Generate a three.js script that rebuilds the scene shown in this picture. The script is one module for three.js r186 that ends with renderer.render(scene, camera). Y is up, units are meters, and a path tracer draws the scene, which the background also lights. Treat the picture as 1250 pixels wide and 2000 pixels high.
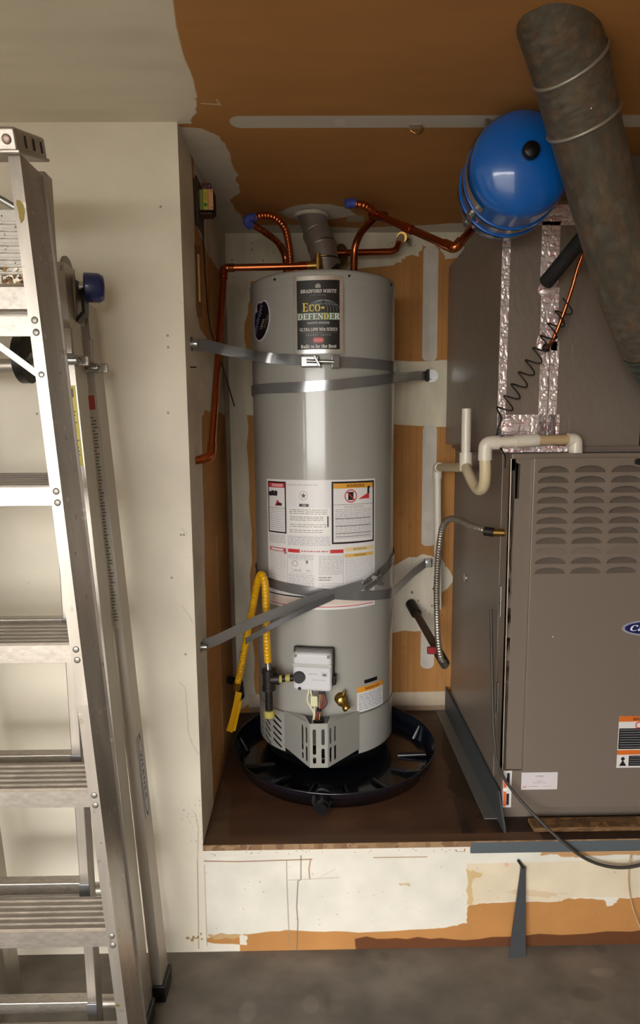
import * as THREE from 'three';
import { RoundedBoxGeometry } from 'three/addons/geometries/RoundedBoxGeometry.js';
import { mergeGeometries } from 'three/addons/utils/BufferGeometryUtils.js';

// ---------------------------------------------------------------- camera, sky, sun, exposure
const scene = new THREE.Scene();
const renderer = new THREE.WebGLRenderer({ antialias: true });
renderer.toneMapping = THREE.LinearToneMapping;
renderer.toneMappingExposure = 1.3;
renderer.shadowMap.enabled = true;
const camera = new THREE.PerspectiveCamera(2 * Math.atan(1000 / 1253) * 180 / Math.PI, 0.625, 0.05, 100);
camera.position.set(0.3307, 1.537, 1.7423);
camera.rotation.order = 'YXZ';
camera.rotation.set(-0.1362, -0.0118, -0.0084);
camera.setViewOffset(1250, 2000, 0, -22, 1250, 2000);
scene.background = new THREE.Color().setRGB(8.6, 8.4, 8.15);          // bright overcast sky beyond the open garage door
const sun = new THREE.DirectionalLight(0xfff1dc, 6);                  // sun on the driveway, does not reach the alcove
sun.position.set(-7, 9, 6.9); sun.target.position.set(-1, 0, 7);
sun.castShadow = true; sun.shadow.camera.left = -10; sun.shadow.camera.right = 10; sun.shadow.camera.top = 10; sun.shadow.camera.bottom = -10; sun.shadow.camera.far = 40;
scene.add(sun, sun.target);

// ---------------------------------------------------------------- helpers
const V = (x, y, z) => new THREE.Vector3(x, y, z);
let seed = 7; const rnd = () => { seed = (seed * 1664525 + 1013904223) >>> 0; return seed / 4294967296; };
const rr = (a, b) => a + (b - a) * rnd();
const HP = 0.351, HC = 2.322, D = 0.899;                              // platform top, ceiling, alcove depth
const TX = 0.3753, TZ = -0.6275, RT = 0.255;                          // water heater axis and radius
const rad = (d) => d * Math.PI / 180;

const taken = {};
function numbered(n) { const k = taken[n] = (taken[n] ?? -1) + 1; return k ? n + '_' + String(k).padStart(3, '0') : n; }
const origin = new WeakMap();
function tag(o, label, category, group) { o.userData = { label, category }; if (group) o.userData.group = group; return o; }
function thing(name, label, category, base, group) {                   // a Group at the thing's base; its parts are given in metres of the place
  const g = new THREE.Group(); g.name = numbered(name); g.position.copy(base); origin.set(g, base.clone()); scene.add(g);
  return tag(g, label, category, group);
}
function part(name, geo, mat, parent, label) {
  const o = origin.get(parent); geo = geo.clone(); geo.translate(-o.x, -o.y, -o.z);
  const m = new THREE.Mesh(geo, mat); m.name = name; m.castShadow = m.receiveShadow = true; origin.set(m, o); parent.add(m);
  if (label) m.userData.label = label;
  return m;
}
function solo(name, geo, mat, label, category, group) {
  geo.computeBoundingBox(); const b = geo.boundingBox, o = V((b.min.x + b.max.x) / 2, b.min.y, (b.min.z + b.max.z) / 2);
  geo.translate(-o.x, -o.y, -o.z); const m = new THREE.Mesh(geo, mat); m.name = numbered(name); m.position.copy(o); m.castShadow = m.receiveShadow = true;
  origin.set(m, o); scene.add(m); return tag(m, label, category, group);
}
function struct(name, geo, mat, label) {
  const m = new THREE.Mesh(geo, mat); m.name = name; m.castShadow = m.receiveShadow = true; m.userData = { kind: 'structure' }; if (label) m.userData.label = label;
  origin.set(m, V(0, 0, 0)); scene.add(m); return m;
}
const bx = (x0, x1, y0, y1, z0, z1) => new THREE.BoxGeometry(x1 - x0, y1 - y0, z1 - z0).translate((x0 + x1) / 2, (y0 + y1) / 2, (z0 + z1) / 2);
const rb = (x0, x1, y0, y1, z0, z1, r = 0.004, s = 2) => new RoundedBoxGeometry(x1 - x0, y1 - y0, z1 - z0, s, r).translate((x0 + x1) / 2, (y0 + y1) / 2, (z0 + z1) / 2);
const cylY = (r, h, x, y, z, n = 24, r2 = r) => new THREE.CylinderGeometry(r2, r, h, n).translate(x, y, z);
function along(geo, a, b) {                                            // turns a geometry built along +y from 0 to run from a towards b
  const d = b.clone().sub(a).normalize(), q = new THREE.Quaternion().setFromUnitVectors(V(0, 1, 0), d);
  return geo.applyQuaternion(q).translate(a.x, a.y, a.z);
}
const rod = (a, b, r, n = 16, r2 = r) => along(new THREE.CylinderGeometry(r2, r, a.distanceTo(b), n).translate(0, a.distanceTo(b) / 2, 0), a, b);
const latheAt = (prof, a, b, n = 40) => along(new THREE.LatheGeometry(prof.map((p) => new THREE.Vector2(p[0], p[1])), n), a, b);
const merge = (l) => mergeGeometries(l.map((g) => (g.index ? g.toNonIndexed() : g)));
function samples(pts, kind, k) {
  if (kind === 'spline') return new THREE.CatmullRomCurve3(pts, false, 'centripetal').getSpacedPoints(k);
  const out = [pts[0].clone()];                                        // straight runs with rounded bends of radius k
  for (let i = 1; i < pts.length - 1; i++) {
    const p = pts[i], a = pts[i - 1].clone().sub(p), b = pts[i + 1].clone().sub(p), la = a.length(), lb = b.length(), t = Math.min(k, la * 0.48, lb * 0.48);
    const s = p.clone().addScaledVector(a, t / la), e = p.clone().addScaledVector(b, t / lb);
    for (let j = 0; j <= 7; j++) { const u = j / 7; out.push(s.clone().multiplyScalar((1 - u) ** 2).addScaledVector(p, 2 * u * (1 - u)).addScaledVector(e, u * u)); }
  }
  out.push(pts[pts.length - 1].clone()); return out;
}
function tube(P, r, n = 14, rf) {                                      // a round bar with closed ends through the sampled points P
  const pos = [], nor = [], uv = [], idx = []; let s = 0, N = null, prev = null;
  const rings = P.map((p, i) => {
    const T = P[Math.min(i + 1, P.length - 1)].clone().sub(P[Math.max(i - 1, 0)]).normalize();
    if (!N) { N = Math.abs(T.y) < 0.9 ? V(0, 1, 0) : V(1, 0, 0); }
    N = N.clone().addScaledVector(T, -N.dot(T)).normalize(); const B = T.clone().cross(N);
    if (i) s += p.distanceTo(prev); prev = p; return { p, T, N: N.clone(), B, s };
  });
  rings.forEach((q, i) => {
    const R = rf ? r * rf(q.s, s) : r, ds = 1e-4, slope = rf ? r * (rf(q.s + ds, s) - rf(q.s - ds, s)) / (2 * ds) : 0;
    for (let j = 0; j <= n; j++) {
      const a = j / n * Math.PI * 2, d = q.N.clone().multiplyScalar(Math.cos(a)).addScaledVector(q.B, Math.sin(a)), v = q.p.clone().addScaledVector(d, R), m = d.clone().addScaledVector(q.T, -slope).normalize();
      pos.push(v.x, v.y, v.z); nor.push(m.x, m.y, m.z); uv.push(q.s, a * r);
      if (i && j < n) { const k = i * (n + 1) + j, l = k - n - 1; idx.push(l, l + 1, k, k, l + 1, k + 1); }
    }
  });
  for (const [q, sg] of [[rings[0], -1], [rings[rings.length - 1], 1]]) {
    const c = pos.length / 3, R = rf ? r * rf(q.s, s) : r; pos.push(q.p.x, q.p.y, q.p.z); nor.push(q.T.x * sg, q.T.y * sg, q.T.z * sg); uv.push(0, 0);
    for (let j = 0; j <= n; j++) {
      const a = j / n * Math.PI * 2, v = q.p.clone().addScaledVector(q.N, Math.cos(a) * R).addScaledVector(q.B, Math.sin(a) * R);
      pos.push(v.x, v.y, v.z); nor.push(q.T.x * sg, q.T.y * sg, q.T.z * sg); uv.push(0, 0);
      if (j < n) sg > 0 ? idx.push(c, c + 1 + j, c + 2 + j) : idx.push(c, c + 2 + j, c + 1 + j);
    }
  }
  return geom(pos, nor, uv, idx);
}
function geom(pos, nor, uv, idx) {
  const g = new THREE.BufferGeometry(); g.setAttribute('position', new THREE.Float32BufferAttribute(pos, 3)); g.setAttribute('uv', new THREE.Float32BufferAttribute(uv, 2)); g.setIndex(idx);
  if (nor) g.setAttribute('normal', new THREE.Float32BufferAttribute(nor, 3)); else g.computeVertexNormals();
  return g;
}
const pipe = (pts, r, bend = 0.03, n = 14) => tube(samples(pts, 'poly', bend), r, n);
const hose = (pts, r, k = 60, n = 12) => tube(samples(pts, 'spline', k), r, n);
function ribbon(P, U, w, t) {                                          // a flat band of width w along U and thickness t
  const pos = [], uv = [], idx = []; let s = 0;
  const Q = P.map((p, i) => {
    const T = P[Math.min(i + 1, P.length - 1)].clone().sub(P[Math.max(i - 1, 0)]).normalize(), u = (Array.isArray(U) ? U[i] : U).clone(); u.addScaledVector(T, -u.dot(T)).normalize();
    const n = T.clone().cross(u).normalize(); if (i) s += p.distanceTo(P[i - 1]);
    return { s, c: [[-1, -1], [1, -1], [1, 1], [-1, 1]].map(([a, b]) => p.clone().addScaledVector(u, a * w / 2).addScaledVector(n, b * t / 2)) };
  });
  for (let f = 0; f < 4; f++) {
    const b0 = pos.length / 3;
    Q.forEach((q, i) => { const a = q.c[f], b = q.c[(f + 1) % 4]; pos.push(a.x, a.y, a.z, b.x, b.y, b.z); uv.push(q.s, 0, q.s, f % 2 ? t : w); if (i) { const k = b0 + i * 2; idx.push(k - 2, k - 1, k, k - 1, k + 1, k); } });
  }
  for (const q of [Q[0], Q[Q.length - 1]]) { const k = pos.length / 3; q.c.forEach((a) => { pos.push(a.x, a.y, a.z); uv.push(0, 0); }); idx.push(k, k + 1, k + 2, k, k + 2, k + 3); }
  return geom(pos, null, uv, idx);
}
const onTank = (deg, y, r = RT) => V(TX + r * Math.sin(rad(deg)), y, TZ + r * Math.cos(rad(deg)));
// a curved sheet with thickness lying on the jacket, between two angles and two heights
function sheet(a0, a1, y0, y1, r = RT + 0.0012, n = 24) {
  const g = new THREE.CylinderGeometry(r, r, y1 - y0, n, 1, true, rad(a0), rad(a1 - a0)); g.translate(TX, (y0 + y1) / 2, TZ); return g;
}
function shapeGeo(pts, depth, holes = [], bevel = 0) {
  const s = new THREE.Shape(pts.map((p) => new THREE.Vector2(p[0], p[1])));
  for (const h of holes) s.holes.push(h instanceof THREE.Path ? h : new THREE.Path(h.map((p) => new THREE.Vector2(p[0], p[1]))));
  return new THREE.ExtrudeGeometry(s, { depth, bevelEnabled: bevel > 0, bevelSize: bevel, bevelThickness: bevel, bevelSegments: 2, curveSegments: 10 });
}
// ---- noise and textures
const lat = new Float32Array(65536); for (let i = 0; i < 65536; i++) lat[i] = rnd();
const vn = (x, y) => { const xi = Math.floor(x), yi = Math.floor(y), f = x - xi, g = y - yi, u = f * f * (3 - 2 * f), v = g * g * (3 - 2 * g), h = (a, b) => lat[((a & 255) * 256 + (b & 255)) & 65535]; return (h(xi, yi) * (1 - u) + h(xi + 1, yi) * u) * (1 - v) + (h(xi, yi + 1) * (1 - u) + h(xi + 1, yi + 1) * u) * v; };
const fbm = (x, y, o = 4) => { let a = 0, w = 0.5, t = 0; for (let i = 0; i < o; i++) { a += w * vn(x, y); t += w; x = x * 2.03 + 17; y = y * 2.03 + 31; w *= 0.5; } return a / t; };
// canvas in metres: x to the right, y up, over [x0,x1] x [y0,y1]
function canvasM(x0, x1, y0, y1, ppm, draw, grain) {
  const c = document.createElement('canvas'); c.width = Math.round((x1 - x0) * ppm); c.height = Math.round((y1 - y0) * ppm); const g = c.getContext('2d');
  g.setTransform(ppm, 0, 0, -ppm, -x0 * ppm, y1 * ppm); draw(g); g.setTransform(1, 0, 0, 1, 0, 0);
  if (grain) { const im = g.getImageData(0, 0, c.width, c.height), d = im.data; for (let y = 0, i = 0; y < c.height; y++) for (let x = 0; x < c.width; x++, i += 4) { const k = grain(x / ppm, y / ppm); d[i] = Math.min(255, d[i] * k); d[i + 1] = Math.min(255, d[i + 1] * k); d[i + 2] = Math.min(255, d[i + 2] * k); } g.putImageData(im, 0, 0); }
  const t = new THREE.CanvasTexture(c); t.colorSpace = THREE.SRGBColorSpace; return t;
}
function canvasP(w, h, draw) { const c = document.createElement('canvas'); c.width = w; c.height = h; draw(c.getContext('2d'), w, h); const t = new THREE.CanvasTexture(c); t.colorSpace = THREE.SRGBColorSpace; return t; }
function gray(n, fn) { const a = new Uint8Array(n * n * 4); for (let y = 0, i = 0; y < n; y++) for (let x = 0; x < n; x++, i += 4) { const v = Math.max(0, Math.min(255, fn(x / n, y / n) * 255)); a[i] = a[i + 1] = a[i + 2] = v; a[i + 3] = 255; } const t = new THREE.DataTexture(a, n, n); t.wrapS = t.wrapT = THREE.RepeatWrapping; t.magFilter = THREE.LinearFilter; t.needsUpdate = true; return t; }
const rep = (t, a, b = a) => { const c = t.clone(); c.repeat.set(a, b); c.needsUpdate = true; return c; };
function blob(g, pts, fill, j = 0.006, k = 5) {                        // a filled outline with a hand-torn edge
  g.fillStyle = fill; g.beginPath();
  pts.forEach((p, i) => { const q = pts[(i + 1) % pts.length]; for (let m = 0; m < k; m++) { const u = m / k, x = p[0] + (q[0] - p[0]) * u + (rnd() - 0.5) * j, y = p[1] + (q[1] - p[1]) * u + (rnd() - 0.5) * j; i || m ? g.lineTo(x, y) : g.moveTo(x, y); } });
  g.closePath(); g.fill();
}
function scratch(g, pts, col, w) { g.strokeStyle = col; g.lineWidth = w; g.beginPath(); pts.forEach((p, i) => (i ? g.lineTo(p[0], p[1]) : g.moveTo(p[0], p[1]))); g.stroke(); }
function dots(g, n, x0, x1, y0, y1, cols, r0, r1) { for (let i = 0; i < n; i++) { g.fillStyle = cols[Math.floor(rnd() * cols.length)]; g.beginPath(); g.ellipse(rr(x0, x1), rr(y0, y1), rr(r0, r1), rr(r0, r1), 0, 0, 7); g.fill(); } }

const std = (color, roughness, metalness = 0, o = {}) => new THREE.MeshStandardMaterial({ color, roughness, metalness, ...o });
const phy = (color, roughness, metalness = 0, o = {}) => new THREE.MeshPhysicalMaterial({ color, roughness, metalness, ...o });
const fine = gray(256, (u, v) => 0.35 + 0.3 * fbm(u * 64, v * 64, 3));
const blot = gray(256, (u, v) => 0.4 + 0.6 * (fbm(u * 12, v * 12, 5) - 0.2));
const brushed = gray(256, (u, v) => 0.3 + 0.35 * fbm(u * 6, v * 120, 3));

// palette
const WHITE = '#d9d2c1', BROWN = '#b07a40', BROWN2 = '#a56f38', MUD = '#c9c2b6';
const M = {
  wall: std('#d9d3c3', 0.75, 0, { bumpMap: rep(fine, 6), bumpScale: 0.0006 }),
  aluminium: std('#c3bdb6', 0.42, 0.75),
  aluminiumDull: std('#a69c90', 0.6, 0.5),
  aluminiumBlue: std('#c9cfdc', 0.4, 0.6),
  steel: std('#aeb0ae', 0.38, 0.9, { roughnessMap: rep(blot, 5, 2) }),
  galv: std('#7d7d79', 0.5, 0.6),
  copper: std('#b5623a', 0.3, 0.95, { roughnessMap: rep(blot, 8, 8) }),
  copperFlex: std('#c0683c', 0.28, 0.95),
  brass: std('#b08d4a', 0.3, 0.95),
  iron: std('#2c2826', 0.5, 0.6),
  blackPlastic: std('#0d0d0f', 0.35),
  blueTape: std('#3d4da0', 0.5),
  screw: std('#7d7a74', 0.4, 0.9),
};

// ---------------------------------------------------------------- the room
{
  const slab = std('#8a8278', 0.85, 0, { map: canvasM(-3, 3, -1, 5, 150, (g) => { g.fillStyle = '#6b645b'; g.fillRect(-3, -1, 6, 6); dots(g, 500, -3, 3, -1, 5, ['rgba(70,60,50,.25)', 'rgba(170,160,150,.2)'], 0.005, 0.05); }, (x, y) => 0.75 + 0.5 * fbm(x * 9, y * 9, 5)) });
  slab.color.set('#ffffff');
  struct('floor', bx(-3, 3, -0.15, 0, -1, 3.1), slab);
  // ceiling: bare brown drywall over the alcove, smoothed mud at the joints, white paint to the left
  const ct = canvasM(-0.6, 1.8, -0.9, 1.5, 420, (g) => {
    g.fillStyle = '#b07c44'; g.fillRect(-1, -1, 3, 3);
    blob(g, [[-1, 1.6], [0.12, 1.6], [0.1, 0.7], [0.075, 0.3], [0.07, 0.123], [0.064, 0.083], [0.048, 0.03], [0.03, -0.01], [-0.02, -0.02], [-1, -0.02]], '#dbd3c1', 0.008);
    blob(g, [[-0.02, -0.02], [0.058, -0.033], [0.099, -0.084], [0.111, -0.184], [0.112, -0.327], [0.103, -0.47], [0.06, -0.56], [0.087, -0.7], [0.09, -0.81], [0.245, -0.8], [0.518, -0.84], [0.71, -0.82], [0.95, -0.78], [0.95, -0.95], [-0.02, -0.95]], '#cfc7b9', 0.012);
    g.fillStyle = '#c9c2b6'; g.beginPath(); g.roundRect(0.132, -0.034, 1.7, 0.064, 0.03); g.fill();
    dots(g, 6, 0.2, 1.6, -0.02, 0.015, ['#d2ccc2'], 0.012, 0.022);
    blob(g, [[0.223, -0.665], [0.27, -0.605], [0.324, -0.58], [0.4, -0.585], [0.46, -0.62], [0.5, -0.69], [0.46, -0.72], [0.36, -0.76], [0.26, -0.73]], '#cfc7b9', 0.006);
    blob(g, [[0.465, -0.70], [0.53, -0.70], [0.53, -0.77], [0.47, -0.77]], '#b7a992', 0.003);
    scratch(g, [[0.075, 0.09], [0.12, 0.085]], '#d6cdbd', 0.004); scratch(g, [[0.115, 0.11], [0.12, 0.08]], '#d6cdbd', 0.003);
  }, (x, y) => 0.96 + 0.08 * fbm(x * 5, y * 20, 3));
  const ceilPlain = std('#dbd3c1', 0.9);
  const cb = bx(-0.6, 1.8, HC, HC + 0.12, -0.9, 1.5);
  struct('ceiling', cb, [ceilPlain, ceilPlain, ceilPlain, std('#ffffff', 0.85, 0, { map: ct }), ceilPlain, ceilPlain]);
  { const uv = cb.attributes.uv; for (let i = 12; i < 16; i++) { const p = cb.attributes.position; uv.setXY(i, (p.getX(i) + 0.6) / 2.4, (p.getZ(i) + 0.9) / 2.4); } }
  const paintC = std('#dbd3c1', 0.9), bareC = std('#b07c44', 0.9);
  struct('ceiling_001', bx(-3.1, -0.6, HC, HC + 0.12, -1, 3.1), paintC);
  struct('ceiling_002', bx(1.8, 3.1, HC, HC + 0.12, -1, 3.1), bareC);
  struct('ceiling_003', bx(-0.6, 1.8, HC, HC + 0.12, 1.5, 3.1), paintC);
  // the white wall beside the alcove
  const lt = canvasM(-1.2, 0, 0, HC, 500, (g) => {
    g.fillStyle = '#dbd3c1'; g.fillRect(-2, 0, 3, 3);
    dots(g, 60, -1.2, 0, 0.05, HC, ['rgba(120,110,95,.5)', 'rgba(150,135,110,.4)', 'rgba(200,185,150,.6)'], 0.001, 0.003);
    for (const [x, y] of [[-0.05, 2.12], [-0.045, 1.80], [-0.045, 1.77], [-0.052, 1.6], [-0.03, 1.27], [-0.022, 1.27], [-0.06, 1.15], [-0.03, 0.93], [-0.4, 1.6], [-0.38, 1.55], [-0.42, 0.06]]) { g.fillStyle = '#80786a'; g.beginPath(); g.arc(x, y, 0.0028, 0, 7); g.fill(); }
    scratch(g, [[-0.03, 1.29], [-0.012, 1.27]], 'rgba(110,95,75,.6)', 0.001); scratch(g, [[-0.036, 1.07], [-0.02, 1.05], [-0.006, 1.02]], 'rgba(110,95,75,.6)', 0.001);
    scratch(g, [[-0.05, 0.85], [-0.034, 0.83], [-0.03, 0.7], [-0.02, 0.66], [-0.002, 0.63]], 'rgba(110,95,75,.55)', 0.0012);
    scratch(g, [[-0.018, 0.3], [-0.02, 0.2], [-0.024, 0.01]], '#7a6a52', 0.0018); scratch(g, [[-0.02, 0.45], [-0.012, 0.4], [-0.018, 0.3]], 'rgba(110,95,75,.6)', 0.0015);
    dots(g, 40, -0.06, -0.002, 0.35, 0.5, ['rgba(90,80,65,.6)'], 0.0006, 0.0018); dots(g, 7, -0.07, -0.01, 0.03, 0.07, ['rgba(120,85,40,.7)'], 0.002, 0.006);
  }, (x, y) => 0.96 + 0.08 * fbm(x * 7, y * 7, 4));
  // the alcove's left side: paint rolled over the front edge, bare paper and mud behind
  const nt = canvasM(-D, 0, 0, HC, 500, (g) => {
    g.fillStyle = '#b07c44'; g.fillRect(-1, 0, 1, 3);
    blob(g, [[0.02, -0.1], [0.02, 2.5], [-0.16, 2.5], [-0.21, 2.2], [-0.2, 2.09], [-0.185, 1.9], [-0.24, 1.85], [-0.42, 1.84], [-0.7, 1.86], [-0.75, 1.62], [-0.3, 1.62], [-0.22, 1.6], [-0.2, 1.46], [-0.2, 1.3], [-0.17, 0.92], [-0.2, 0.45], [-0.2, -0.1]], '#dbd3c1', 0.012);
    blob(g, [[-0.2, 2.4], [-1, 2.4], [-1, 2.15], [-0.5, 2.12], [-0.28, 2.14]], '#cfc7b9', 0.02);
    blob(g, [[-0.72, 2.4], [-1, 2.4], [-1, 0], [-0.8, 0]], '#cfc7b9', 0.02);
    blob(g, [[-0.199, 2.263], [-0.269, 2.286], [-0.29, 2.22], [-0.279, 2.161], [-0.207, 2.139]], '#4c3f34', 0.006);
    blob(g, [[-0.19, 2.08], [-0.3, 2.11], [-0.3, 1.9], [-0.195, 1.88]], '#8d6238', 0.006);
    scratch(g, [[-0.45, 0.4], [-0.44, 1.2]], '#cbbfae', 0.01); scratch(g, [[-0.45, 1.9], [-0.45, 2.3]], '#4a3626', 0.006);
  }, (x, y) => 0.9 + 0.2 * fbm(x * 6, y * 12, 4));
  const wl = bx(-1.2, 0, 0, HC, -D - 0.1, 0);
  { const p = wl.attributes.position, uv = wl.attributes.uv; for (let i = 0; i < 4; i++) uv.setXY(i, (p.getZ(i) + D) / D, p.getY(i) / HC); }
  const plain = std('#dbd3c1', 0.85);
  struct('wall_left', wl, [std('#ffffff', 0.9, 0, { map: nt }), plain, plain, plain, std('#ffffff', 0.8, 0, { map: lt, bumpMap: rep(fine, 5), bumpScale: 0.0005 }), plain]);
  struct('wall_left_far', bx(-3.1, -1.2, 0, HC, -0.12, 0), plain);
  // back wall of the alcove: taped and mudded bare drywall
  const bt = canvasM(-0.02, 1.78, 0, HC, 560, (g) => {
    g.fillStyle = '#b07c44'; g.fillRect(-1, 0, 4, 3);
    dots(g, 40, 0.6, 1, 0.4, 2.2, ['rgba(150,95,40,.25)'], 0.004, 0.012);
    for (const x of [0.70, 0.735, 0.762, 0.86, 0.9]) scratch(g, [[x, 0.4], [x + rr(-0.004, 0.004), 1.2], [x + rr(-0.004, 0.004), 2.2]], 'rgba(120,75,30,.35)', 0.0025);
    blob(g, [[-0.1, 2.4], [2, 2.4], [2, 2.2], [0.93, 2.22], [0.86, 2.225], [0.845, 2.27], [0.775, 2.27], [0.76, 2.235], [0.71, 2.235], [0.69, 2.215], [0.66, 2.2], [0.1, 2.14], [0.08, 2.0], [0.05, 1.9], [-0.1, 1.9]], '#d2cab4', 0.012);
    blob(g, [[-0.1, 2.2], [0.075, 2.1], [0.068, 1.95], [0.075, 1.8], [0.068, 1.5], [0.075, 1.2], [0.07, 0.9], [0.075, 0.4], [-0.1, 0.3]], '#cfc6b2', 0.012);
    blob(g, [[0.06, 1.62], [0.35, 1.6], [0.93, 1.565], [0.93, 1.83], [0.6, 1.832], [0.06, 1.85]], '#d5ccb4', 0.008);
    g.fillStyle = '#c9c2b6'; g.beginPath(); g.roundRect(0.778, 1.83, 0.06, 0.44, 0.02); g.fill(); g.beginPath(); g.roundRect(0.785, 1.075, 0.058, 0.5, 0.02); g.fill(); g.beginPath(); g.roundRect(0.788, 0.54, 0.058, 0.3, 0.025); g.fill();
    for (const y of [2.19, 2.05, 1.95, 1.52, 1.38, 1.2, 1.12, 0.6]) { g.fillStyle = '#cdc7bd'; g.beginPath(); g.ellipse(0.812, y, 0.02, 0.022, 0, 0, 7); g.fill(); }
    blob(g, [[0.63, 0.98], [0.737, 1.024], [0.801, 1.041], [0.86, 1.025], [0.888, 0.99], [0.93, 0.934], [0.87, 0.868], [0.86, 0.82], [0.849, 0.712], [0.63, 0.703]], '#d3cab8', 0.012);
    blob(g, [[0.05, 0.435], [2, 0.432], [2, 0.3], [0.05, 0.3]], '#c4b39a', 0.012); blob(g, [[0.05, 0.378], [2, 0.374], [2, 0.3], [0.05, 0.3]], '#a08770', 0.008);
    dots(g, 14, 0.65, 0.9, 0.72, 0.9, ['rgba(150,110,60,.6)', 'rgba(90,70,50,.7)'], 0.002, 0.007); dots(g, 30, 0.02, 0.75, 2.14, 2.3, ['rgba(110,90,60,.5)'], 0.001, 0.005);
    dots(g, 10, 0.4, 0.5, 2.16, 2.26, ['rgba(140,105,50,.5)'], 0.008, 0.02);
  }, (x, y) => 0.9 + 0.2 * fbm(x * 22, y * 5, 4));
  struct('wall_back', bx(-0.02, 1.78, 0, HC, -D - 0.1, -D), [plain, plain, plain, plain, std('#ffffff', 0.88, 0, { map: bt }), plain]);
  struct('wall_alcove_right', bx(1.72, 3.1, 0, HC, -D - 0.1, 0), std('#b07a40', 0.9));
  // garage walls and the open door behind the camera
  struct('wall_side_left', bx(-3.1, -3, 0, HC, 0, 3.1), plain); struct('wall_side_right', bx(3, 3.1, 0, HC, 0, 3.1), plain);
  const far = bx(-3.1, -2.1, 0, HC, 3.0, 3.1);
  struct('wall_door_left', far, plain); struct('wall_door_right', bx(0.42, 3.1, 0, HC, 3.0, 3.1), plain); struct('wall_door_header', bx(-2.1, 0.42, 2.12, HC, 3.0, 3.1), plain);
  struct('driveway', bx(-14, 14, -0.16, -0.01, 3.1, 30), std('#6f6b65', 0.9));
}

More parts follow.
